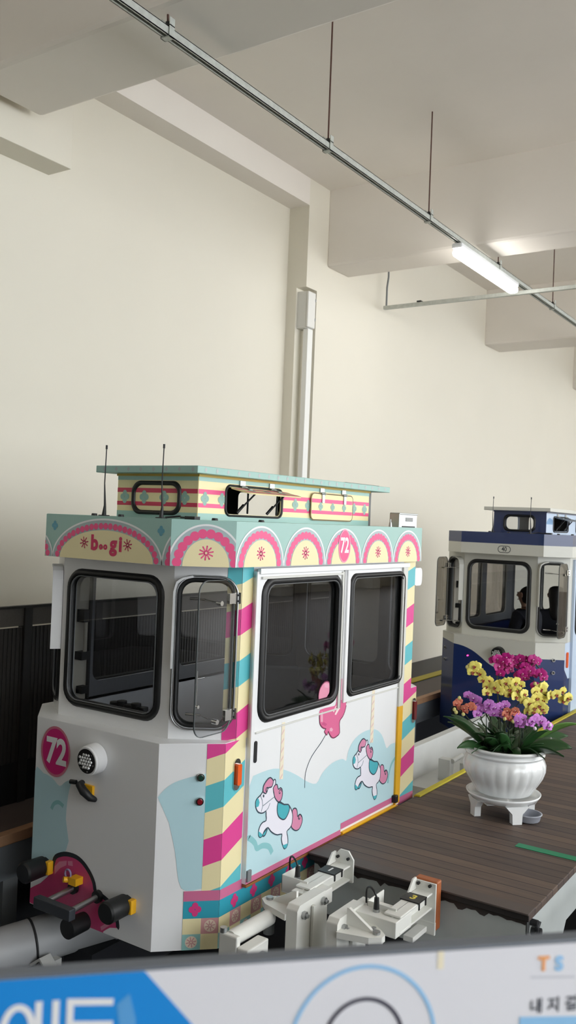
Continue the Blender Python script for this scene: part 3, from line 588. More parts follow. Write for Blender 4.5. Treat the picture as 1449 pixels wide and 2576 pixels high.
        if not openit:
            m=MB(); m.stroke(fs_,rr(a0-.004,b0-.004,a1+.004,b1+.004,r),.006,.0135,M('hatch_seam',(120,96,50),.5),True); m.build('hatch_seam',ht)
        else:
            m=MB(); m.ring(fs_,rr(a0-.018,b0-.016,a1+.018,b1+.016,r+.014),rr(a0,b0,a1,b1,r),-.02,.008,BLACK); m.build('hatch_gasket',ht)
        for x in (.1,w_-.12):
            m=MB(); m.obox(fs_,a0+x,b1+.004,.0,a0+x+.045,b1+.036,.008,STEEL); m.cyl(fs_.P(a0+x,b1+.004,.014),fs_.P(a0+x+.045,b1+.004,.014),.007,.007,STEEL,8); m.obox(hf,x+.008,-.05,0,x+.036,-.002,.006,STEEL); m.build('hinge',ht)
        if openit:
            for x in (.14,w_-.08):
                m=MB(); m.tube([fs_.P(a0+x-.05,b0+.008,0),hf.P(x+.02,-.06,-.008)],.005,DARK,6); m.tube([fs_.P(a0+x+.04,b0+.008,0),hf.P(x-.04,-.05,-.008)],.005,DARK,6); m.tube([fs_.P(a0+x-.02,b0+.05,.02),fs_.P(a0+x-.05,b0+.008,0)],.008,DARK,6); m.build('stay',ht)
    hatch(h1,True); hatch(h2,not art)
    mb=MB(); mb.box(3.245+dx,2.69,Z(1.957),5.20+dx,3.36,Z(1.992),SAGE if art else CG)
    if art:
        fr=YF((3.245+dx,2.69,Z(1.957)))
        for k in range(22): clover(mb,fr,.06+k*.087,.0175,.010,.001,M('slab_pink_mark',(186,190,190),.4))
        fr=XF((3.245+dx,3.36,Z(1.957)))
        for k in range(8): clover(mb,fr,.06+k*.083,.0175,.010,.001,M('slab_mark_dark',(166,176,178),.4))
    mb.build('roof_slab',root,.003)
    bx('slab_soffit_trim',3.325+dx,2.745,Z(1.945),5.04+dx,3.29,Z(1.958),M('ochre_trim',(204,170,80),.5) if art else NAVY,root)
    bx('solar_strip',4.75+dx,2.76,Z(1.992),5.18+dx,3.3,Z(2.0),DARK,root)
    bx('rear_riser',5.035+dx,2.80,Z(1.735),5.15+dx,3.25,Z(1.957),M('riser_grey',(112,112,112),.5),root)
    # ---- aerials
    for y in (3.245,2.865):
        m=MB(); m.cyl((3.2+dx,y,Z(1.735)),(3.2+dx,y,Z(1.742)),.030,.028,DARK,12); m.tube([(3.2+dx,y,Z(1.74)),(3.2+dx,y-.004,Z(1.79)),(3.2+dx,y+.004,Z(1.90)),(3.2+dx,y,Z(2.085))],[.012,.006,.003,.0028],DARK,6); m.cyl((3.2+dx,y,Z(2.07)),(3.2+dx,y,Z(2.09)),.0055,.0055,DARK,6); m.build('antenna',root)
    if art:
        sb=MB(); sb.box(5.115,2.57,1.735,5.365,2.63,1.818,WHITE); sb.box(5.105,2.565,1.818,5.37,2.635,1.828,STEEL); sb.box(5.20,2.566,1.775,5.30,2.572,1.80,M('plate_grey',(150,150,150),.5)); sb.box(5.10,2.566,1.735,5.115,2.634,1.822,STEEL); sb.box(5.15,2.564,1.735,5.33,2.57,1.745,DARK); sb.build('signal_box',root,.002)
        sb=MB(); sb.cyl((5.01,2.58,1.735),(5.01,2.58,1.765),.012,.008,STEEL,8); sb.cyl((5.01,2.58,1.765),(5.01,2.58,1.785),.004,.004,STEEL,6); sb.build('roof_knob',root)
        sb=MB(); sb.prism(YF((5.29,2.535,1.36)),rr(0,0,.115,.115,.03),-.05,0,WHITE); sb.build('rear_housing',root,.006)
    # ---- sliding door with its two windows
    if art:
        dfz=0; df=YF((3.502,2.505,Z(0))); Wd=5.118-3.502
        d1=(.07,.785,.775,1.44,.06); d2=(.918,.785,1.562,1.445,.045)
        U=lambda pts:[(x-3.502,z) for x,z in pts]
        m=MB(); m.panel(df,[(0,0),(Wd,0),(Wd,1.50),(0,1.50)],[rr(*d1),rr(*d2)],.024,WHITE)
        cl=U(cr(ART['cloud'],False,3)); cl=[(max(.002,a),b) for a,b in cl if a<Wd-.06]
        cl=[(.002,.47)]+[q for q in cl if q[0]>.01]+[(Wd-.075,.395)]
        m.poly(df,[(.002,.03)]+[(Wd-.075,.03)][:0]+cl+[(Wd-.075,.03)],.001,M('door_sky_wrap',(190,222,229),.4))
        m.stroke(df,[(max(.012,a),b) for a,b in U(cr(ART['accent'],False,4))],.028,.0014,ACC); m.stroke(df,U(cr(ART['accent2'],False,4)),.02,.0014,ACC)
        POLE=M('pole_cream',(240,230,206),.4); 
        for k in ('pole1','pole2'):
            q=U(ART[k]); m.poly(df,q,.0016,POLE)
            x0=min(a for a,b in q); x1=max(a for a,b in q); b0=min(b for a,b in q); b1=max(b for a,b in q); z=b0
            while z<b1-.03:
                m.poly(df,[(x0+.006,z),(x1-.006,z+.02),(x1-.006,z+.032),(x0+.006,z+.012)],.0019,M('pole_stripe',(226,196,190),.4)); z+=.045
        HW=M('horse_white',(236,234,244),.4); HP=M('horse_pink',(216,140,172),.4); HT=M('horse_teal',(78,178,190),.4); OL=M('horse_outline',(52,70,84),.5)
        for hn in ('horse1','horse2'):
            h_=ART[hn]
            for k,mt,c in (('leg',HT,.002),('tail',HP,.0022),('body',HW,.0024),('hoof1',HT,.0028),('hoof2',HT,.0028),('muzzle',HT,.0028),('saddle',HT,.003),('mane2',HP,.003),('mane',HP,.0032)):
                q=U(cr(h_[k],True,2) if k not in('hoof1','hoof2','muzzle') else h_[k]); m.poly(df,q,c,mt)
                if k not in ('hoof1','hoof2','muzzle'): m.stroke(df,q,.0065,c+.0001,OL,True)
            m.poly(df,U(h_['eye']),.0034,OL)
            for k in ('l1','l2','l3'): m.stroke(df,U(h_[k]),.004,.0031,M('bridle_grey',(120,140,150),.5))
            for k in ('mane','mane2','tail'):
                xs=[a for a,b in U(h_[k])]; zs=[b for a,b in U(h_[k])]; cx=(max(xs)*.72+min(xs)*.28) if k!='mane' else (max(xs)*.35+min(xs)*.65); cz=(max(zs)*.5+min(zs)*.5) if k!='mane' else min(zs)*.78+max(zs)*.22
                r=(max(xs)-min(xs))*.16
                m.stroke(df,[(cx+r*(1-t/14)*cos(t*.55),cz+r*1.2*(1-t/14)*sin(t*.55)) for t in range(12)],.005,.0036,OL)
        BP_=M('balloon_rose',(226,110,154),.35); BD=M('balloon_deep',(206,84,134),.35); BW=M('balloon_shine',(250,226,226),.35); BL=M('balloon_blush',(240,176,198),.35); BO=M('balloon_outline',(120,40,76),.5)
        q=U(cr(ART['balC'],True,2)); m.poly(df,q,.0016,BP_); m.stroke(df,U(cr(ART['balC'][6:],False,2)),.006,.0022,BO)
        for k,mt in (('bh1',BL),('bh2',BW),('bh3',BW),('bh4',BL),('bh5',BD)): m.poly(df,U(ART[k]),.002,mt)
        m.poly(df,U(ART['balB']),.0018,M('balloon_light_rose',(232,152,178),.35)); m.stroke(df,U(cr(ART['string'],False,3)),.004,.002,OL)
        m.poly(df,[(0,.028),(.895,.028),(.895,.0),(0,.0)],.0024,ROSE); m.poly(df,[(.895,.028),(Wd-.07,.028),(Wd-.07,.062),(.895,.062)],.0024,ROSE)
        door=m.build('sliding_door',root)
        def ba(g,fr): 
            g.poly(fr,U(cr(ART['balA'],True,2)),-.011,M('balloon_light_rose',(232,152,178),.35)); g.stroke(fr,U(cr(ART['balA'][:7],False,2)),.006,-.0105,BO); g.poly(fr,U(ART['bh6']),-.0106,BL)
        win(root,'door_window',df,d1,GL_SIDE,-.014,.045,extra=ba); win(root,'door_window',df,d2,GL_SIDE,-.014,.03)
        m=MB(); DF_=M('door_frame_alu',(214,214,208),.4)
        m.obox(df,-.014,.66,.0,.012,1.5,.010,WHITE); m.obox(df,.03,1.462,0,.80,1.474,.012,DF_); m.obox(df,.0,1.488,0,Wd,1.515,.02,WHITE)
        m.obox(df,.855,.745,0,.885,1.5,.012,WHITE); m.obox(df,.80,.72,0,.818,1.48,.010,DF_); m.obox(df,.825,.72,.0,.835,1.49,.006,M('seam_grey',(150,150,148),.5))
        m.obox(df,.03,.715,0,.80,.724,.008,DF_); m.obox(df,1.585,.735,0,1.60,1.49,.012,DF_); m.obox(df,.9,.735,0,1.6,.744,.008,DF_); m.build('door_frame',door,.002)
        m=MB(); m.obox(df,Wd-.072,.015,.0,Wd-.01,.62,.014,YEL); m.obox(df,Wd-.072,.62,0,Wd-.01,1.5,.014,DF_); m.build('door_edge_post',root,.003,label='rear door post, yellow below and grey above')
        m=MB(); m.obox(df,.90,-.022,-.02,Wd-.02,-.002,.012,YEL); m.obox(df,.9,.003,-.02,Wd-.06,.014,.016,YEL); m.obox(df,0,-.016,-.02,.9,-.004,.006,M('sill_bronze',(150,96,50),.4)); m.build('door_sill',root,.002)
        m=MB(); m.prism(df,rr(.026,.575,.05,.68,.011),.0,.004,BLACK); m.build('door_pull',door); 
        m=MB(); m.obox(df,Wd-.10,.03,.003,Wd-.06,.075,.03,BLACK); m.build('door_stop',door,.004); m=MB(); m.obox(df,.003,.01,0,.035,.065,.012,GREYP); m.build('door_guide',door,.003)
        OR=M('amber_lens',(240,96,30),.25,coat=.6)
        m=MB(); e=YF((3.40,2.53,0)); m.prism(e,rr(.0,.465,.05,.615,.025),0,.008,CHROME); ml=m.build('side_marker_lamp',root); m=MB(); m.prism(e,rr(.012,.49,.044,.59,.01),.006,.022,OR); m.build('amber_lens',ml)
        m=MB(); e=YF((5.305,2.53,0)); m.prism(e,rr(.0,.47,.05,.63,.02),0,.008,CHROME); ml=m.build('side_marker_lamp',root); m=MB(); m.prism(e,rr(.014,.49,.046,.61,.01),.006,.02,M('dark_red_lens',(120,24,34),.25,coat=.5)); m.build('red_lens',ml)
    else:
        df=YF((3.502+dx,2.505,Z(0))); Wd=5.118-3.502; m=MB(); d1=(.07,.785,.775,1.44,.06); d2=(.918,.785,1.562,1.445,.045)
        m.panel(df,[(0,0),(Wd,0),(Wd,1.5),(0,1.5)],[rr(*d1),rr(*d2)],.024,M('capsule_pale_blue',(190,206,226),.4)); m.build('sliding_door',root)
        for d in (d1,d2): win(root,'door_window',df,d,GL_CLR,-.014,.04)
        m=MB(); e=YF((3.38+dx,2.53,Z(0))); m.prism(e,rr(.0,.46,.05,.61,.02),0,.012,M('amber_lens',(240,96,30),.25)); m.build('side_marker_lamp',root)
    # ---- nose equipment
    if True:
        y=3.145 if art else 3.10; z=Z(.567); m=MB(); ax=V((-1,.0,-.06)).normalized(); p=V((3.12+dx,y,z)); R_=.072 if art else .062
        m.cyl(p,p+ax*.055,R_*1.02,R_,WHITE if art else BLACK,32); m.cyl(p+ax*.055,p+ax*.066,R_*.98,R_*.93,WHITE if art else BLACK,32); hl_=m.build('headlamp',root)
        m=MB(); m.cyl(p+ax*.060,p+ax*.068,R_*.84,R_*.82,BLACK,28); 
        for k in range(6): t=k*pi/3+.3; q=p+ax*.068+V((0,cos(t),sin(t)))*R_*.68; m.cyl(q,q+ax*.002,.004,.004,STEEL,6)
        m.build('lamp_bezel',hl_)
        m=MB(); 
        for i in range(-2,3):
            for j in range(-2,3):
                if i*i+j*j<=5:
                    q=p+ax*.067+V((0,i*.0165+(j%2)*.008,j*.015)); m.cyl(q,q+ax*.006,.0085,.006,M('led_lens',(226,228,228),.15,.3),6)
        m.build('led_array',hl_)
    if art:
        m=MB(); e=f0; uu=3.575-3.43; zz=.547+.25
        m.poly(e,circ(uu,zz,.098,.118,40),.0024,M('roundel_magenta',(206,44,120),.4)); m.stroke(e,circ(uu,zz,.100,.120,40),.012,.003,M('roundel_edge',(206,120,140),.4),True)
        m.text(e,uu+.006,zz-.004,'72',.175,.0036,WHITE,.86,.006); m.build('number_roundel',root)
        m=MB(); fr=f1
        for zz,mt in ((.548,M('button_green',(20,60,48),.3)),(.437,M('button_red',(130,16,30),.3))):
            m=MB(); c=fr.P(.196,zz+.25,0); m.cyl(c,c+fr.n*.014,.019,.018,CHROME,18); m.cyl(c+fr.n*.014,c+fr.n*.020,.013,.012,mt,16); m.build('push_button',root)
        m=MB(); p=V((3.12,3.18,.41)); m.box(3.105,3.15,.385,3.12,3.225,.43,YEL); m.tube([p+V((-.005,.05,.02)),p+V((-.03,.04,.018)),p+V((-.05,-.01,.0)),p+V((-.03,-.035,-.03)),p+V((0,-.04,-.045))],[.016,.02,.022,.018,.012],DARK,10); m.cyl(p+V((-.04,.055,.03)),p+V((-.045,.09,.028)),.011,.011,BLACK,10); m.build('latch_bracket',root)
    else:
        for q in ((3.13,3.42,.505),): m=MB(); m.cyl((q[0]+dx,q[1],Z(q[2])),(q[0]+dx-.03,q[1],Z(q[2])),.007,.006,M('pilot_pink',(255,60,140),.3,emit=3),12); m.build('pilot_lamp',root)
        for i,(fr,a) in enumerate(((f1,.19),(lf[7][0],.10))):
            for zz in (.42,.54): m=MB(); c=fr.P(a,zz+.25,0); m.cyl(c,c+fr.n*.014,.018,.017,CHROME,16); m.cyl(c+fr.n*.014,c+fr.n*.018,.012,.011,DARK,14); m.build('push_button',root)
    for y,zz in ((3.47,-.03),(2.905,-.07)):
        m=MB(); m.cyl((3.12+dx,y,Z(zz)),(3.085+dx,y,Z(zz)),.040,.036,DARK,12); bf=m.build('buffer',root)
        m=MB(); m.box(3.085+dx,y-.058,Z(zz)-.03,3.12+dx,y-.03,Z(zz)+.035,YEL if art else DARK); m.build('yellow_bracket' if art else 'bracket',bf,.004)
        m=MB(); m.cyl((3.10+dx,y,Z(zz)),(2.985+dx,y,Z(zz)),.049,.052,BLACK,28); m.cyl((2.985+dx,y,Z(zz)),(2.975+dx,y,Z(zz)),.052,.044,BLACK,28); m.build('rubber_pad',bf)
    m=MB(); z=Z(-.085); m.box(2.90+dx,3.055,z-.04,2.94+dx,3.30,z+.012,M('coupler_dark',(52,56,62),.45)); cp=m.build('coupler',root,.004)
    for y in (3.255,3.09): m=MB(); m.cyl((3.12+dx,y,z),(2.94+dx,y,z-.012),.014,.014,STEEL,12); m.cyl((3.12+dx,y,z),(3.10+dx,y,z),.03,.03,BLACK,14); m.build('coupler_rod',cp)
    m=MB(); m.cyl((3.08+dx,3.14,Z(-.205)),(2.97+dx,3.14,Z(-.205)),.044,.047,BLACK,24); m.build('bump_roller',root)
    if art:
        m=MB(); m.box(3.07,3.20,-.055,3.12,3.25,-.02,YEL); m.cyl((3.085,3.26,-.04),(3.06,3.275,-.035),.014,.014,YEL,10); m.tube([(3.08,3.265+.02*cos(t),-.012+.022*sin(t)) for t in [i*pi/6 for i in range(12)]],.005,M('lilac_tag',(150,140,180),.4),6,True); m.build('safety_pin',root)
    # ---- inside
    m=MB(); m.prism(F((0,0,Z(.02)),(1,0,0),(0,1,0)),plan([(x+(.04 if x<4.3 else -.04),y+(.04 if y<3.16 else -.04)) for x,y in LOW],dx),-.02,0,M('cabin_floor',(92,92,94),.7)); m.build('cabin_floor',root)
    m=MB(); m.box(3.95+dx,3.0,Z(.30),5.40+dx,3.72,Z(.345),SEATW) if art else m.box(4.95+dx,2.72,Z(.28),5.42+dx,3.6,Z(.325),DARK); m.build('bench',root,.006)
    m=MB(); m.box(3.26+dx,2.85,Z(.62),3.52+dx,3.5,Z(.70),M('dash_grey',(120,118,122),.6)); m.build('dashboard',root,.01)
    if art:
        m=MB(); 
        for i in range(5): m.cyl((3.43,3.34-.05*i,.70),(3.43,3.34-.05*i,.765+.012*(i%2)),.034,.026,BLACK,14)
        m.box(3.39,3.08,.70,3.48,3.38,.735,BLACK); m.build('dash_device',root,.01)
    yy=3.755; PA=M('pole_alu',(214,206,190),.4)
    m=MB(); m.box(3.47+dx,yy-.015,Z(.70),3.60+dx,yy,Z(1.52),PA); m.box(3.60+dx,yy-.03,Z(.70),3.615+dx,yy,Z(1.52),DARK); m.build('inner_pillar',root)
    m=MB(); m.tube([(3.545+dx,yy-.01,Z(1.19)),(3.545+dx,yy-.055,Z(1.17)),(3.545+dx,yy-.055,Z(.96)),(3.545+dx,yy-.01,Z(.94))],.011,PA,8); m.box(3.515+dx,yy-.07,Z(1.14),3.555+dx,yy-.0,Z(1.21),BLACK); m.box(3.51+dx,yy-.07,Z(.93),3.57+dx,yy-.0,Z(.975),BLACK); m.box(3.53+dx,yy-.06,Z(.74),3.58+dx,yy,Z(.78),BLACK); m.build('grab_handle',root)
    return root
capsule(0,0,'art')
capsule(5.30,-.02,'plain')
# ------------------------------------------------------------------ numbered clamp arms in the pit
ARMW=M('arm_white_paint',(222,222,216),.5,noise=.05,nscale=12)
BOARD=M('orange_board',(164,92,50),.5,noise=.2,nscale=14)
def arm(label,ym,num,ncol,x0,x1,zt,post,flip,board=False):
    t=thing('track_clamp',((x0+x1)/2,ym,-1.3),label,'machine arm','numbered steel clamps beside the track')
    w=.042; m=MB()
    m.box(x0,ym-w,zt-.010,x1,ym+w,zt,ARMW); m.box(x0,ym-.006,zt-.07,x1,ym+.006,zt-.010,ARMW); m.box(x0,ym-w,zt-.080,x1,ym+w,zt-.07,ARMW)
    m.build('beam',t,.003)
    m=MB(); e=XF((x1+.004,ym+.058,zt-.088)); 
    m.prism(e,[(0,0),(.116,0),(.116,.115),(.085,.155),(.035,.155),(0,.115)] if not board else [(0,-.09),(.116,-.09),(.116,.13),(0,.13)],.002,.012,ARMW)
    m.prism(YF((x1-.10,ym+w,zt)),[(0,0),(.09,0),(.09,.055),(.055,.055)],-.008,0,ARMW)
    [m.cyl((x1-.02,y,zt+.03),(x1+.004,y,zt+.03),.008,.008,DARK,8) for y in (ym-.03,ym+.03)]
    m.build('end_plate',t,.003)
    xp=x1-(.135 if not board else .127)
    m=MB(); m.box(xp-.045,ym-w-.006,zt,xp+.045,ym+w+.006,zt+.006,BLACK); [m.box(xp+q-.005,ym-w-.006,zt-.03,xp+q+.005,ym-w-.002,zt,BLACK) for q in (-.035,.035)]
    np_=m.build('number_plate',t); m=MB(); m.text(F((xp,ym,zt+.0065),(0,-1,0),(1,0,0)),0,0,num,.062,0,ncol,1,.002); m.build('number',np_)
    if board:
        m=MB(); m.box(x1+.004,ym-.060,zt-.185,x1+.058,ym+.060,zt+.048,BOARD); m.build('bumper_board',t,.008,label='orange-brown bumper board')
        m=MB(); m.box(x1-.01,ym-.06,zt-.20,x1+.004,ym+.09,zt-.14,ARMW); m.box(x1-.16,ym-.02,zt-.19,x1,ym+.03,zt-.165,ARMW); m.build('lower_bracket',t,.002)
    px0,px1,py0,py1,pz=post
    m=MB(); m.prism(YF((px0,py0,-1.3)),[(0,0),(px1-px0+.06,0),(px1-px0,pz+1.3-.02),(px1-px0-.02,pz+1.3),(.02,pz+1.3),(0,pz+1.28)],-(py1-py0),0,ARMW)
    m.build('post',t,.004)
    bx('lap_plate',px1-.10,min(ym-.040,py0+.006),zt-.085,px1+.06,max(ym+.040,py1-.006),zt-.013,ARMW,t,.003)
    m=MB(); m.prism(YF((px0+.10,py0-.004,-1.3)),[(0,0),(.24,0),(.035,pz+1.27),(.015,pz+1.27)],-.0,.012,ARMW); m.build('gusset',t)
    for x,z in ((px0+.05,pz-.05),(px1-.04,pz-.04)):
        m=MB(); m.cyl((x,py0,z),(x,py0-.018,z),.018,.018,STEEL,6); m.cyl((x,py0-.018,z),(x,py0-.03,z),.009,.009,STEEL,8); m.build('bolt',t)
    # triangular mounting plate and upright rib
    s=flip; yb=py1 if s>0 else py0
    tri=[(px0-.01,0),(px0+.21,0),(px0+.20,.05),(px0+.13,.15),(px0+.10,.185),(px0+.07,.185),(px0+.03,.14)]
    m=MB(); fr=F((0,yb,pz-.06),(1,0,0),(0,s,0)); m.prism(fr,tri,-.014,.014,ARMW); m.build('pivot_plate',t,.003)
    m=MB(); m.prism(F((px0+.09,yb,pz-.046),(0,s,0)),[(0,0),(.13,0),(.12,.012),(.01,.075),(0,.075)],-.008,.008,ARMW); m.build('rib',t)
    m=MB(); c=V((px0+.085,yb+s*.15,pz-.046)); m.cyl(c,c+V((0,0,.012)),.017,.017,STEEL,10); m.cyl(c+V((.03,-s*.03,0)),c+V((.03,-s*.03,.01)),.011,.011,STEEL,8); m.cyl(c+V((0,0,-.028)),c+V((0,0,-.16)),.03,.026,GREYP,14); m.build('pivot_pin',t)
    # sensor in an open sheet-metal tray
    tx=px1-.02; y0_,y1_=(ym+.0,ym+.15)
    m=MB(); m.box(tx,y0_,zt-.07,tx+.16,y0_+.006,zt+.0,ARMW); m.box(tx,y0_,zt-.07,tx+.006,y1_,zt+.01,ARMW); m.box(tx,y1_-.006,zt-.07,tx+.16,y1_,zt+.01,ARMW); m.box(tx,y0_,zt-.075,tx+.16,y1_,zt-.07,ARMW); m.build('sensor_tray',t,.002)
    q=V((tx+.05,ym+.09,zt-.06)) if s>0 else V((px1-.05,ym+.085,zt-.06)); m=MB(); m.cyl(q,q+V((0,0,.06)),.016,.016,STEEL,12); m.cyl(q+V((0,0,.05)),q+V((0,0,.11)),.014,.011,BLACK,12); m.tube(cr([tuple(q+V(p)) for p in ((0,0,.11),(.0,.015,.135),(.02,.05,.14),(.05,.08,.10),(.06,.08,.0))],False,5),.005,BLACK,6); m.build('sensor',t)
arm('white steel clamp arm with a plate numbered 1 beside the capsule door',2.265,'1',WHITE,3.64,4.03,.008,(3.44,3.70,2.165,2.225,.005),1)
arm('white steel clamp arm with a plate numbered 3 and an orange-brown bumper board',1.79,'3',M('number_yellow',(226,206,70),.5),3.64,3.985,.008,(3.44,3.70,1.955,2.01,.005),-1,True)
t=thing('jack_roller',(3.3,2.33,-1.3),'short white tubular roller unit on a stubby post beside the capsule front','machine part')
m=MB(); m.cyl((3.20,2.355,-.105),(3.47,2.335,-.095),.036,.036,ARMW,20); m.cyl((3.47,2.335,-.095),(3.48,2.334,-.095),.036,.03,ARMW,20); m.build('tube',t)
m=MB(); m.box(3.17,2.24,-1.3,3.33,2.30,-.115,ARMW); m.box(3.17,2.30,-.5,3.20,2.40,-.075,ARMW); m.build('post',t,.006)
MB().cyl((3.27,2.24,-.17),(3.27,2.22,-.17),.022,.022,STEEL,6).build('bolt',t); MB().cyl((3.185,2.385,-.075),(3.185,2.385,-.055),.018,.016,STEEL,12).build('bolt',t); MB().cyl((3.23,2.239,-.21),(3.23,2.236,-.21),.03,.03,M('hole_dark',(96,96,96),.7),20).build('hole_liner',t)
t=thing('motor_unit',(3.75,2.42,-1.3),'dark motor and coiled hose low in the pit between the clamps','motor')
m=MB(); m.cyl((3.55,2.36,-.45),(3.75,2.34,-.42),.06,.06,DARK,16); m.box(3.5,2.28,-1.3,3.62,2.42,-.5,DARK); m.build('motor',t)
m=MB(); m.tube([(3.36+.03*cos(k*.9)+.004*k,2.16+.03*sin(k*.9),-.62+.006*k) for k in range(50)],.007,DARK,6); m.build('coiled_hose',t)

# ------------------------------------------------------------------ flower pot and orchids
PC=V((5.365,1.916,0)); UR=V((.556,-.831,0)).normalized(); TW=V((-.831,-.556,0)).normalized()
def PO(u,v,w): return PC+UR*u+TW*w+V((0,0,v))
CER=M('white_ceramic',(232,234,234),.22,coat=.6)
m=MB(); prof=[(r,.142+(z-.092)*.288/.313) for r,z in [(.0,.092),(.165,.092),(.172,.10),(.185,.125),(.208,.165),(.232,.21),(.246,.255),(.247,.285),(.238,.315),(.228,.333),(.226,.341),(.238,.348),(.242,.356),(.234,.364),(.229,.368),(.240,.378),(.252,.384),(.258,.393),(.255,.402),(.245,.405),(.236,.40),(.230,.38),(.228,.34),(.2,.3)]]
m.lathe(PC,prof,CER,144,22,.035,(.164,.364)); t=m.build('flower_pot',None,0,label='round white ribbed ceramic pot of orchids standing on the brown deck',category='flower pot')
m=MB(); m.lathe(PC,[(0,.392),(.12,.404),(.2,.396),(.226,.384)],M('moss_dark',(36,40,28),.9,noise=.4,nscale=40,bump=.6),40); m.build('moss',t)
m=MB(); m.lathe(PC,[(0,.100),(.185,.100),(.200,.106),(.222,.132),(.226,.142),(.220,.144),(.212,.136),(.195,.118),(0,.118)],CER,64)
st_=m.build('pot_stand',None,0,label='white saucer stand on short feet under the ribbed pot',category='plant stand')
for a in (-100,-10,80,170):
    t=radians(a-34); d=V((cos(t),sin(t),0)); p=PC+d*.178; fr=F(p+V((0,0,0)),(-d.y,d.x,0)); m=MB(); m.prism(fr,[(-.030,0),(.030,0),(.033,.06),(.075,.104),(-.075,.104),(-.033,.06)],-.02,.02,CER); m.build('foot',st_,.003)
m=MB(); c=PO(.125,0,.115); m.lathe(c,[(0,.003),(.062,.003),(.07,.01),(.078,.042),(.084,.046),(.084,.050),(.074,.050),(.066,.014),(0,.012)],M('drip_tray_grey',(168,172,182),.35),32); m.build('drip_tray',None,0,label='small grey plastic tray on the deck at the right of the stand',category='tray')
def petal(m,fr,ang,L,Wd,mat,cup=.25,base=.12,off=0):
    d=(cos(ang),sin(ang)); p=(-d[1],d[0]); vs=[]; rows=5
    for i in range(rows+1):
        t=i/rows; w=Wd*(sin(pi*min(1,(t*.9+.1)))**.75)*(1 if t<.98 else .35); l=L*(base+(1-base)*t); z=off+cup*L*(t*t)*.5-.0
        for s in (-1,0,1): vs.append(fr.P(d[0]*l+p[0]*w*s*.5,d[1]*l+p[1]*w*s*.5,z+(abs(s)*-.10*Wd)))
    fs=[(3*i+j,3*i+j+1,3*i+j+4,3*i+j+3) for i in range(rows) for j in (0,1)]
    m.add(vs,fs,mat,True)
def orchid_flower(m,fr,r,cols):
    pm,lm,cm=cols
    for a in (90,210,330): petal(m,fr,radians(a),r,r*.72,pm,.12,.05,0)
    for a in (18,162): petal(m,fr,radians(a),r*1.04,r*1.25,pm,.10,.05,r*.06)
    petal(m,fr,radians(270),r*.55,r*.42,lm,.9,.1,r*.12)
    for a in (215,325): petal(m,fr,radians(a),r*.33,r*.28,lm,1.2,.1,r*.14)
    m.cyl(fr.P(0,0,r*.05),fr.P(0,r*.02,r*.28),r*.13,r*.09,cm,8)
MGC=[M('orchid_magenta',(186,22,128),.5,noise=.2,nscale=60),M('orchid_magenta_lip',(150,10,90),.5),M('orchid_pale_col',(246,190,226),.5)]
YLC=[M('orchid_yellow',(242,230,116),.5,noise=.1,nscale=60),M('orchid_brown_lip',(150,60,44),.5),M('orchid_gold_col',(220,180,70),.5)]
LLC=[M('orchid_lilac',(214,136,222),.5,noise=.2,nscale=70),M('orchid_purple_lip',(150,44,150),.5),M('orchid_white_col',(246,226,244),.5)]
ORC=[M('orchid_orange',(220,128,102),.5,noise=.4,nscale=120),M('orchid_rust_lip',(170,40,40),.5),M('orchid_cream_col',(248,222,196),.5)]
LEAF=M('orchid_leaf',(44,82,42),.38,noise=.25,nscale=10,coat=.2); LEAFL=M('orchid_leaf_light',(92,132,60),.4,noise=.2,nscale=10); STEM=M('orchid_stem',(60,72,44),.6); BUD=M('orchid_bud',(214,206,130),.5)
def leaf(parent,base,dirn,L,W_,mat,lift=.5,droop=.9,roll=0):
    d=V(dirn).normalized(); side=d.cross(V((0,0,1))).normalized(); side=side*cos(roll)+V((0,0,1))*sin(roll); m=MB(); vs=[]; n=9
    for i in range(n+1):
        t=i/n; w=W_*(.35+.65*sin(pi*min(1,t*.95+.05))**.7)*(1-t**6*.85); c=base+d*(L*t)+V((0,0,L*(lift*t-droop*t*t*.6)))
        for s in (-1,-.5,0,.5,1): vs.append(c+side*w*.5*s+V((0,0,abs(s)*W_*.08)))
    m.add(vs,[(5*i+j,5*i+j+1,5*i+j+6,5*i+j+5) for i in range(n) for j in range(4)],mat,True)
    o=m.build('leaf',parent); md=o.modifiers.new('Solid','SOLIDIFY'); md.thickness=.0015
    return o
rnd=random.Random(11)
FLW={}
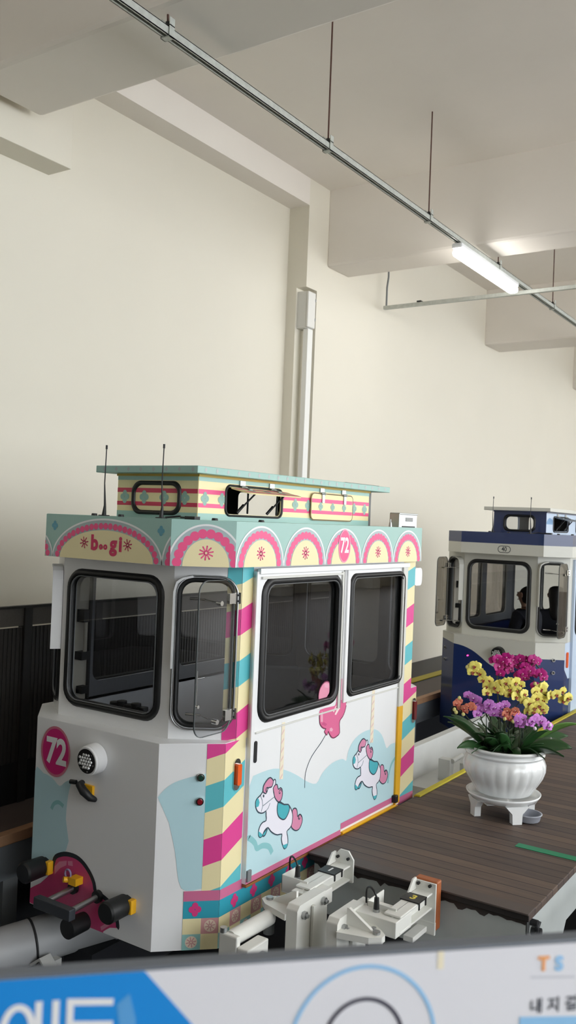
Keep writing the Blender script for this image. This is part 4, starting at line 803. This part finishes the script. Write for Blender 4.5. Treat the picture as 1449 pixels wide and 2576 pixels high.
def plant(label,cols,key,pts,base,w,r,stemto=None,leaves=(),buds=()):
    b=PO(base[0],.395,base[1]); t=thing('orchid',tuple(b),label,'orchid','orchids in the ribbed pot')
    P=[]
    for zx,zy in pts:
        px,py=1130+zx/4.542,1630+zy/4.542; P.append(PO((px-1272)*.00245,.420+(1868-py)*.00245,w+rnd.uniform(-.03,.03)))
    ctr=sum(P,V())/len(P)
    # stem: rises from the pot, then follows the row of blooms
    far=sorted(P,key=lambda p:(p-b).length); top=far[-1]; mid=far[len(far)//3]
    back=-TW*.03
    path=[b,b+V((0,0,.10))+(mid-b)*.10,(b*.45+mid*.55)+V((0,0,.03))+back,mid+back,(mid*.5+top*.5)+back+V((0,0,.012)),top+back]
    m=MB(); m.tube(cr([tuple(p) for p in path],False,6),.0042,STEM,6)
    for p in P:
        q=min(cr([tuple(p_) for p_ in path],False,6),key=lambda a:(V(a)-p).length); m.tube([q,tuple((V(q)+p)/2+V((0,0,.006))),tuple(p)],.0018,STEM,5)
    m.build('stem',t)
    m=MB(); st0=b+UR*rnd.uniform(-.02,.02)+TW*.01; m.tube([st0,st0+V((0,0,.2))+(ctr-b)*.1,(st0*.35+ctr*.65)],.0026,M('support_stake',(40,58,44),.5),6); m.build('support_stake',t)
    for i,p in enumerate(P):
        n=(TW*1.0+UR*rnd.uniform(-.45,.45)+V((0,0,rnd.uniform(-.35,.25)))+(p-PC)*V((1,1,0)).length*.0+(UR*((p-PC).dot(UR))*1.2)).normalized()
        u=V((0,0,1)).cross(n).normalized(); v=n.cross(u); a=rnd.uniform(-.35,.35); u2=u*cos(a)+v*sin(a); v2=n.cross(u2)
        rr_=r*rnd.uniform(1.0,1.3)
        fm=MB(); orchid_flower(fm,F(p,u2,v2),rr_,cols); fm.build('flower',t)
    for zx,zy in buds:
        px,py=1130+zx/4.542,1630+zy/4.542; p=PO((px-1272)*.00245,.420+(1868-py)*.00245,w); m=MB(); m.lathe(p-V((0,0,.012)),[(0,0),(.008,.004),(.011,.012),(.008,.022),(0,.026)],BUD if cols is not LLC else LLC[2],10); m.build('bud',t)
    for k in range(3):
        a=rnd.uniform(0,2*pi); leaf(t,b,UR*cos(a)+TW*sin(a),rnd.uniform(.13,.2),rnd.uniform(.05,.075),LEAF,rnd.uniform(.9,1.6),rnd.uniform(.5,1.0),rnd.uniform(-.8,.8))
    for (du,dw,L,W_,lift,droop,lt) in leaves:
        W_*=1.25; lift*=1.35; droop*=.85
        leaf(t,b+V((0,0,.0)),UR*du+TW*dw,L,W_,LEAFL if lt else LEAF,lift,droop,rnd.choice((-1,1))*rnd.uniform(.5,.9))
    return t
plant('deep magenta orchid with blooms at the top left of the arrangement, below the headlamp',MGC,'m',[(500,130),(560,200),(600,130),(650,90),(720,120),(645,180),(700,235),(585,275),(540,110),(680,150),(625,235)],(-.02,-.08),-.05,.031,leaves=((-.6,-.6,.2,.06,.6,.9,0),))
plant('deep magenta orchid with blooms at the top right of the arrangement',MGC,'m',[(800,100),(870,110),(930,90),(1010,130),(820,255),(900,220),(960,265),(1025,245),(870,315),(790,290),(1060,290),(975,395),(850,180),(760,180),(930,170)],(.06,-.07),-.03,.031,leaves=((.8,-.5,.22,.06,.6,.9,0),))
plant('yellow orchid spray arching out to the upper left over the navy capsule',YLC,'y',[(240,170),(280,185),(225,240),(310,250),(340,320),(420,335),(390,395),(395,460),(450,420),(270,230)],(-.08,-.02),.04,.030,leaves=((-1,.1,.26,.06,.9,.9,0),(-.7,.6,.2,.06,.5,1,0)),buds=((165,195),(185,175)))
plant('yellow orchid with a dense cluster of blooms in the middle',YLC,'y',[(520,360),(510,430),(565,400),(640,340),(700,330),(640,410),(720,420),(650,465),(770,370),(800,455),(600,470),(710,490),(470,390),(580,330),(690,450)],(0,.0),.07,.032,leaves=((.1,1,.16,.07,.4,.9,0),))
plant('yellow orchid reaching out to the far right above the glossy leaves',YLC,'y',[(1040,385),(935,425),(950,500),(1040,470),(1110,470),(1165,450),(1250,420),(1310,490),(1275,530),(1030,530),(990,450),(1000,400)],(.11,.0),.05,.033,leaves=((1,.1,.32,.085,.75,.9,1),(1,-.2,.3,.085,.5,.8,0)),buds=((935,350),(1350,500)))
plant('yellow orchid with low blooms just above the right-hand lilac ones',YLC,'y',[(850,550),(905,590),(850,655),(1000,600),(1025,640),(960,565),(800,530),(900,640)],(.08,.06),.10,.032,leaves=((1,.5,.3,.085,.45,.75,0),))
plant('lilac orchid at the far left edge behind the orange-red blooms',LLC,'l',[(175,500),(225,520),(270,540),(300,625),(280,690),(320,640)],(-.12,.03),.08,.028,leaves=((-1,.3,.3,.05,.9,1.0,0),(-.9,-.2,.24,.05,.8,.9,0)),buds=((270,725),))
plant('lilac orchid in the middle left between the two orange-red ones',LLC,'l',[(380,560),(450,600),(515,590),(450,670),(515,680),(580,570),(400,610),(360,640),(480,635)],(-.05,.07),.12,.028,leaves=((-.5,1,.17,.06,.5,.9,0),))
plant('lilac orchid with blooms at the lower right in front of the yellow ones',LLC,'l',[(700,735),(765,715),(740,780),(860,715),(835,745),(955,715),(985,755),(925,700),(720,700),(1045,785)],(.06,.10),.15,.029,leaves=((.6,.9,.2,.07,.4,.9,0),(1,.8,.28,.08,.4,.8,0)),buds=((900,815),(850,775),(1065,770)))
plant('orange-red orchid at the far left end with small clustered blooms',ORC,'o',[(40,590),(110,620),(190,590),(130,660),(65,565),(155,600),(85,640),(210,620)],(-.13,.07),.12,.023,leaves=((-1,.5,.22,.05,.5,1,0),(-.8,.8,.16,.05,.4,.9,0)),buds=((10,650),(60,520),(30,680),(110,700)))
plant('orange-red orchid in the centre beside the low lilac blooms',ORC,'o',[(580,625),(645,650),(690,640),(600,700),(625,725),(560,660),(660,610)],(0,.09),.15,.023,leaves=((.2,1,.16,.06,.4,.9,0),),buds=((655,745),(560,720)))

# ------------------------------------------------------------------ passengers in the navy capsule
SKIN=M('skin',(206,160,134),.5); HAIR=M('black_hair',(26,22,22),.5); COAT=M('dark_coat',(34,36,46),.8); TROU=M('dark_trousers',(40,40,46),.8); SHOE=M('shoe',(24,24,26),.5)
def skin(name,parent,org,rot,verts,edges,mat,root=0,sub=2):
    me=bpy.data.meshes.new(name); R=Matrix.Rotation(rot,3,'Z')
    me.from_pydata([R@V(v[:3]) for v in verts],edges,[]); o=bpy.data.objects.new(name,me); COL.objects.link(o)
    md=o.modifiers.new('Skin','SKIN')
    bpy.context.view_layer.update()
    for i,v in enumerate(verts):
        s=me.skin_vertices[0].data[i]; s.radius=(v[3],v[4] if len(v)>4 else v[3]); s.use_root=(i==root)
    sb=o.modifiers.new('Sub','SUBSURF'); sb.levels=sub; sb.render_levels=sub
    me.materials.append(mat)
    for p in me.polygons: p.use_smooth=True
    bpy.context.view_layer.update()
    m2=bpy.data.meshes.new_from_object(o.evaluated_get(bpy.context.evaluated_depsgraph_get())); o.modifiers.clear(); o.data=m2; m2.name=name
    for p in m2.polygons: p.use_smooth=True
    if parent is None: o.location=org
    else: o.parent=parent
    return o
def person(org,rot,label,longhair):
    # local: faces +x, seat at z=0
    t=thing('person',tuple(org),label,'person','passengers in the navy capsule')
    vs=[(0,0,.09,.11),(0,0,.25,.10),(-.01,0,.42,.10),(0,0,.505,.050),(.012,0,.555,.048),(.03,0,.625,.082),(.022,0,.715,.082)]
    ed=[(0,1),(1,2),(2,3),(3,4),(4,5),(5,6)]
    for s in (-1,1):
        b=len(vs); vs+=[(0,s*.15,.44,.048),(.03,s*.21,.22,.045),(.23,s*.15,.13,.034),(.31,s*.10,.125,.026),(.345,s*.085,.12,.022)]; ed+=[(2,b),(b,b+1),(b+1,b+2),(b+2,b+3),(b+3,b+4)]
        for k in range(4): 
            c=len(vs); vs+=[(.38,s*(.085+.02*(k-1.5)),.118,.0085),(.405+(.006 if k in(1,2) else 0),s*(.083+.022*(k-1.5)),.108,.0075),(.42,s*(.083+.022*(k-1.5)),.093,.006)]; ed+=[(b+4,c),(c,c+1),(c+1,c+2)]
        c=len(vs); vs+=[(.335,s*.05,.125,.009),(.36,s*.04,.118,.007)]; ed+=[(b+3,c),(c,c+1)]
        b=len(vs); vs+=[(.04,s*.09,.06,.085),(.40,s*.10,.07,.06),(.42,s*.10,-.18,.05),(.40,s*.10,-.30,.036),(.45,s*.10,-.31,.03),(.52,s*.11,-.315,.022)]; ed+=[(0,b),(b,b+1),(b+1,b+2),(b+2,b+3),(b+3,b+4),(b+4,b+5)]
    body=skin('body',t,org,rot,vs,ed,SKIN)
    R=Matrix.Rotation(rot,3,'Z')
    # face details joined in the body's own mesh as one shell
    m=MB()
    cv=[(0,0,.06,.17),(0,0,.24,.155),(-.01,0,.42,.15),(0,0,.50,.088),(.003,0,.535,.072)]; ce=[(0,1),(1,2),(2,3),(3,4)]
    for s in (-1,1):
        b=len(cv); cv+=[(0,s*.155,.445,.075),(.03,s*.215,.22,.06),(.22,s*.155,.13,.046)]; ce+=[(2,b),(b,b+1),(b+1,b+2)]
    skin('coat',t,org,rot,cv,ce,COAT)
    cv=[(0,0,.06,.15)]; ce=[]
    for s in (-1,1):
        b=len(cv); cv+=[(.05,s*.09,.06,.098),(.40,s*.10,.07,.075),(.42,s*.10,-.18,.062),(.41,s*.10,-.27,.055)]; ce+=[(0,b),(b,b+1),(b+1,b+2),(b+2,b+3)]
    skin('trousers',t,org,rot,cv,ce,TROU)
    for s in (-1,1): skin('shoe',t,org,rot,[(.39,s*.10,-.30,.042),(.46,s*.105,-.31,.036,.03),(.54,s*.11,-.318,.028,.022)],[(0,1),(1,2)],SHOE)
    hv=[(.012,0,.752,.088),(-.018,0,.70,.098),(-.03,0,.625,.092),(-.035,0,.555,.078)]+([(-.06,0,.47,.075),(-.085,0,.36,.07)] if longhair else [])
    skin('hair',t,org,rot,hv,[(i,i+1) for i in range(len(hv)-1)],HAIR)
    m=MB(); Q=lambda x,y,z: V(org)+R@V((x,y,z))
    m.tube([Q(.104,0,.68),Q(.125,0,.642),Q(.108,0,.634)],[.008,.013,.008],SKIN,8)
    for s in (-1,1): m.lathe(Q(.100,s*.031,.678),[(0,-.005),(.008,-.002),(.008,.002),(0,.005)],M('eye_dark',(30,24,22),.3),10); m.tube([Q(.02,s*.082,.68),Q(.005,s*.090,.665),Q(.012,s*.084,.635)],.009,SKIN,6)
    m.tube([Q(.103,-.02,.603),Q(.108,0,.601),Q(.103,.02,.603)],.005,M('lips',(170,92,86),.5),6)
    m.build('face',t)
    return t
person((9.42,3.18,.40),radians(75),'dark-haired person in a dark coat seated behind the windscreen of the navy capsule',False)
person((9.95,3.03,.38),radians(20),'person with long black hair seen through the open corner window of the navy capsule',True)

# ------------------------------------------------------------------ notice board close to the camera
A=V((.5753,.6967,1.30)); D=V((.7190,-.6950,0)); sf=F(A,D)     # face looks back at the photographer
t=thing('notice_board',tuple(A+D*.31+V((0,0,-1.3))),'blurred white and blue notice board standing right in front of the camera','notice board')
SW=M('sign_white',(234,235,242),.45); SB=M('sign_blue',(24,146,232),.45); SG=M('sign_edge_grey',(104,110,120),.5); LB=M('sign_light_blue',(150,204,246),.45)
m=MB(); m.obox(sf,-.35,-.42,-.021,.95,0,-.002,SG); bd=m.build('board',t,.002)
m=MB(); m.obox(sf,-.35,-.415,-.002,.95,-.004,.0,SW)
m.poly(sf,[(-.35,-.003),(.138,-.003),(.262,-.145),(-.35,-.145)],.0006,SB)
m.stroke(sf,circ(.3680,-.0955,.0790,.0820,64),.0040,.0008,LB,True); m.stroke(sf,circ(.3680,-.093,.0430,.0455,48),.0042,.0008,M('sign_ring_dark',(66,64,82),.5),True)
SW2=M('sign_letter_white',(244,246,250),.45); w_=.0066                # the word on the blue field, drawn stroke by stroke
m.stroke(sf,circ(.0185,-.052,.0135,.022,32),w_,.0010,SW2,True)
for u in (.0375,.0535): m.stroke(sf,[(u,-.0255),(u,-.090)],w_,.0010,SW2)
m.stroke(sf,[(.0305,-.054),(.0375,-.054)],w_,.0010,SW2)
m.stroke(sf,[(.064,-.0280),(.1085,-.0310)],w_,.0010,SW2); m.stroke(sf,[(.0672,-.0265),(.0672,-.0535)],w_,.0011,SW2); m.stroke(sf,[(.064,-.0500),(.1085,-.0530)],w_,.0010,SW2); m.stroke(sf,[(.060,-.078),(.114,-.081)],w_,.0010,SW2)
m.poly(sf,[(.112,-.034),(.124,-.024),(.131,-.050),(.131,-.06),(.116,-.060)],.0009,M('sign_mid_blue',(96,170,232),.45))
m.text(sf,.604,-.0705,'내 지 결함 크',.0175,.0008,M('sign_text_grey',(84,88,98),.5),1,.0004)
m.poly(sf,[(.545,-.080),(.9,-.103),(.9,-.135),(.545,-.112)],.0006,LB)
m.text(sf,.5715,-.0245,'T',.021,.0008,M('sign_orange',(250,176,110),.5),1,.001); m.text(sf,.590,-.0255,'S',.021,.0008,LB,1,.001)
m.poly(sf,[(.556,-.0365),(.61,-.0395),(.61,-.042),(.556,-.039)],.0006,M('sign_pale_line',(212,214,222),.5))
m.poly(sf,[(.4475,-.003),(.4545,-.003),(.4545,-.022),(.4475,-.0215)],.0006,M('sign_warm_line',(250,240,214),.5))
m.build('printed_face',t)
for a in (-.2,.8): 
    m=MB(); m.cyl(sf.P(a,-1.3,-.02),sf.P(a,-.1,-.02),.02,.02,STEEL,14); m.build('post',t)

# ------------------------------------------------------------------ light and camera
wd=bpy.data.worlds.new('World'); SC.world=wd; wd.use_nodes=True; bg=wd.node_tree.nodes['Background']
bg.inputs[0].default_value=(.93,.97,1.0,1); bg.inputs[1].default_value=WORLD
cam=bpy.data.cameras.new('Camera'); co=bpy.data.objects.new('Camera',cam); COL.objects.link(co); SC.camera=co
cam.sensor_fit='VERTICAL'; cam.sensor_height=36; cam.lens=36*2252/2576; cam.clip_start=.02; cam.clip_end=200

co.matrix_world=Matrix(((.55551,-.03026,-.83096,0),(-.83055,.02789,-.55625,0),(.04001,.99915,-.00964,1.75),(0,0,0,1)))
cam.dof.use_dof=True; cam.dof.focus_distance=4.7; cam.dof.aperture_fstop=4.6
SC.view_settings.view_transform='Standard'; SC.view_settings.look='None'; SC.view_settings.gamma=1; SC.view_settings.use_curve_mapping=False
SC.view_settings.exposure=EXPO
SC.render.engine='CYCLES'; SC.cycles.use_denoising=True; SC.cycles.max_bounces=10; SC.cycles.diffuse_bounces=6; SC.cycles.transparent_max_bounces=16; SC.cycles.sample_clamp_indirect=6
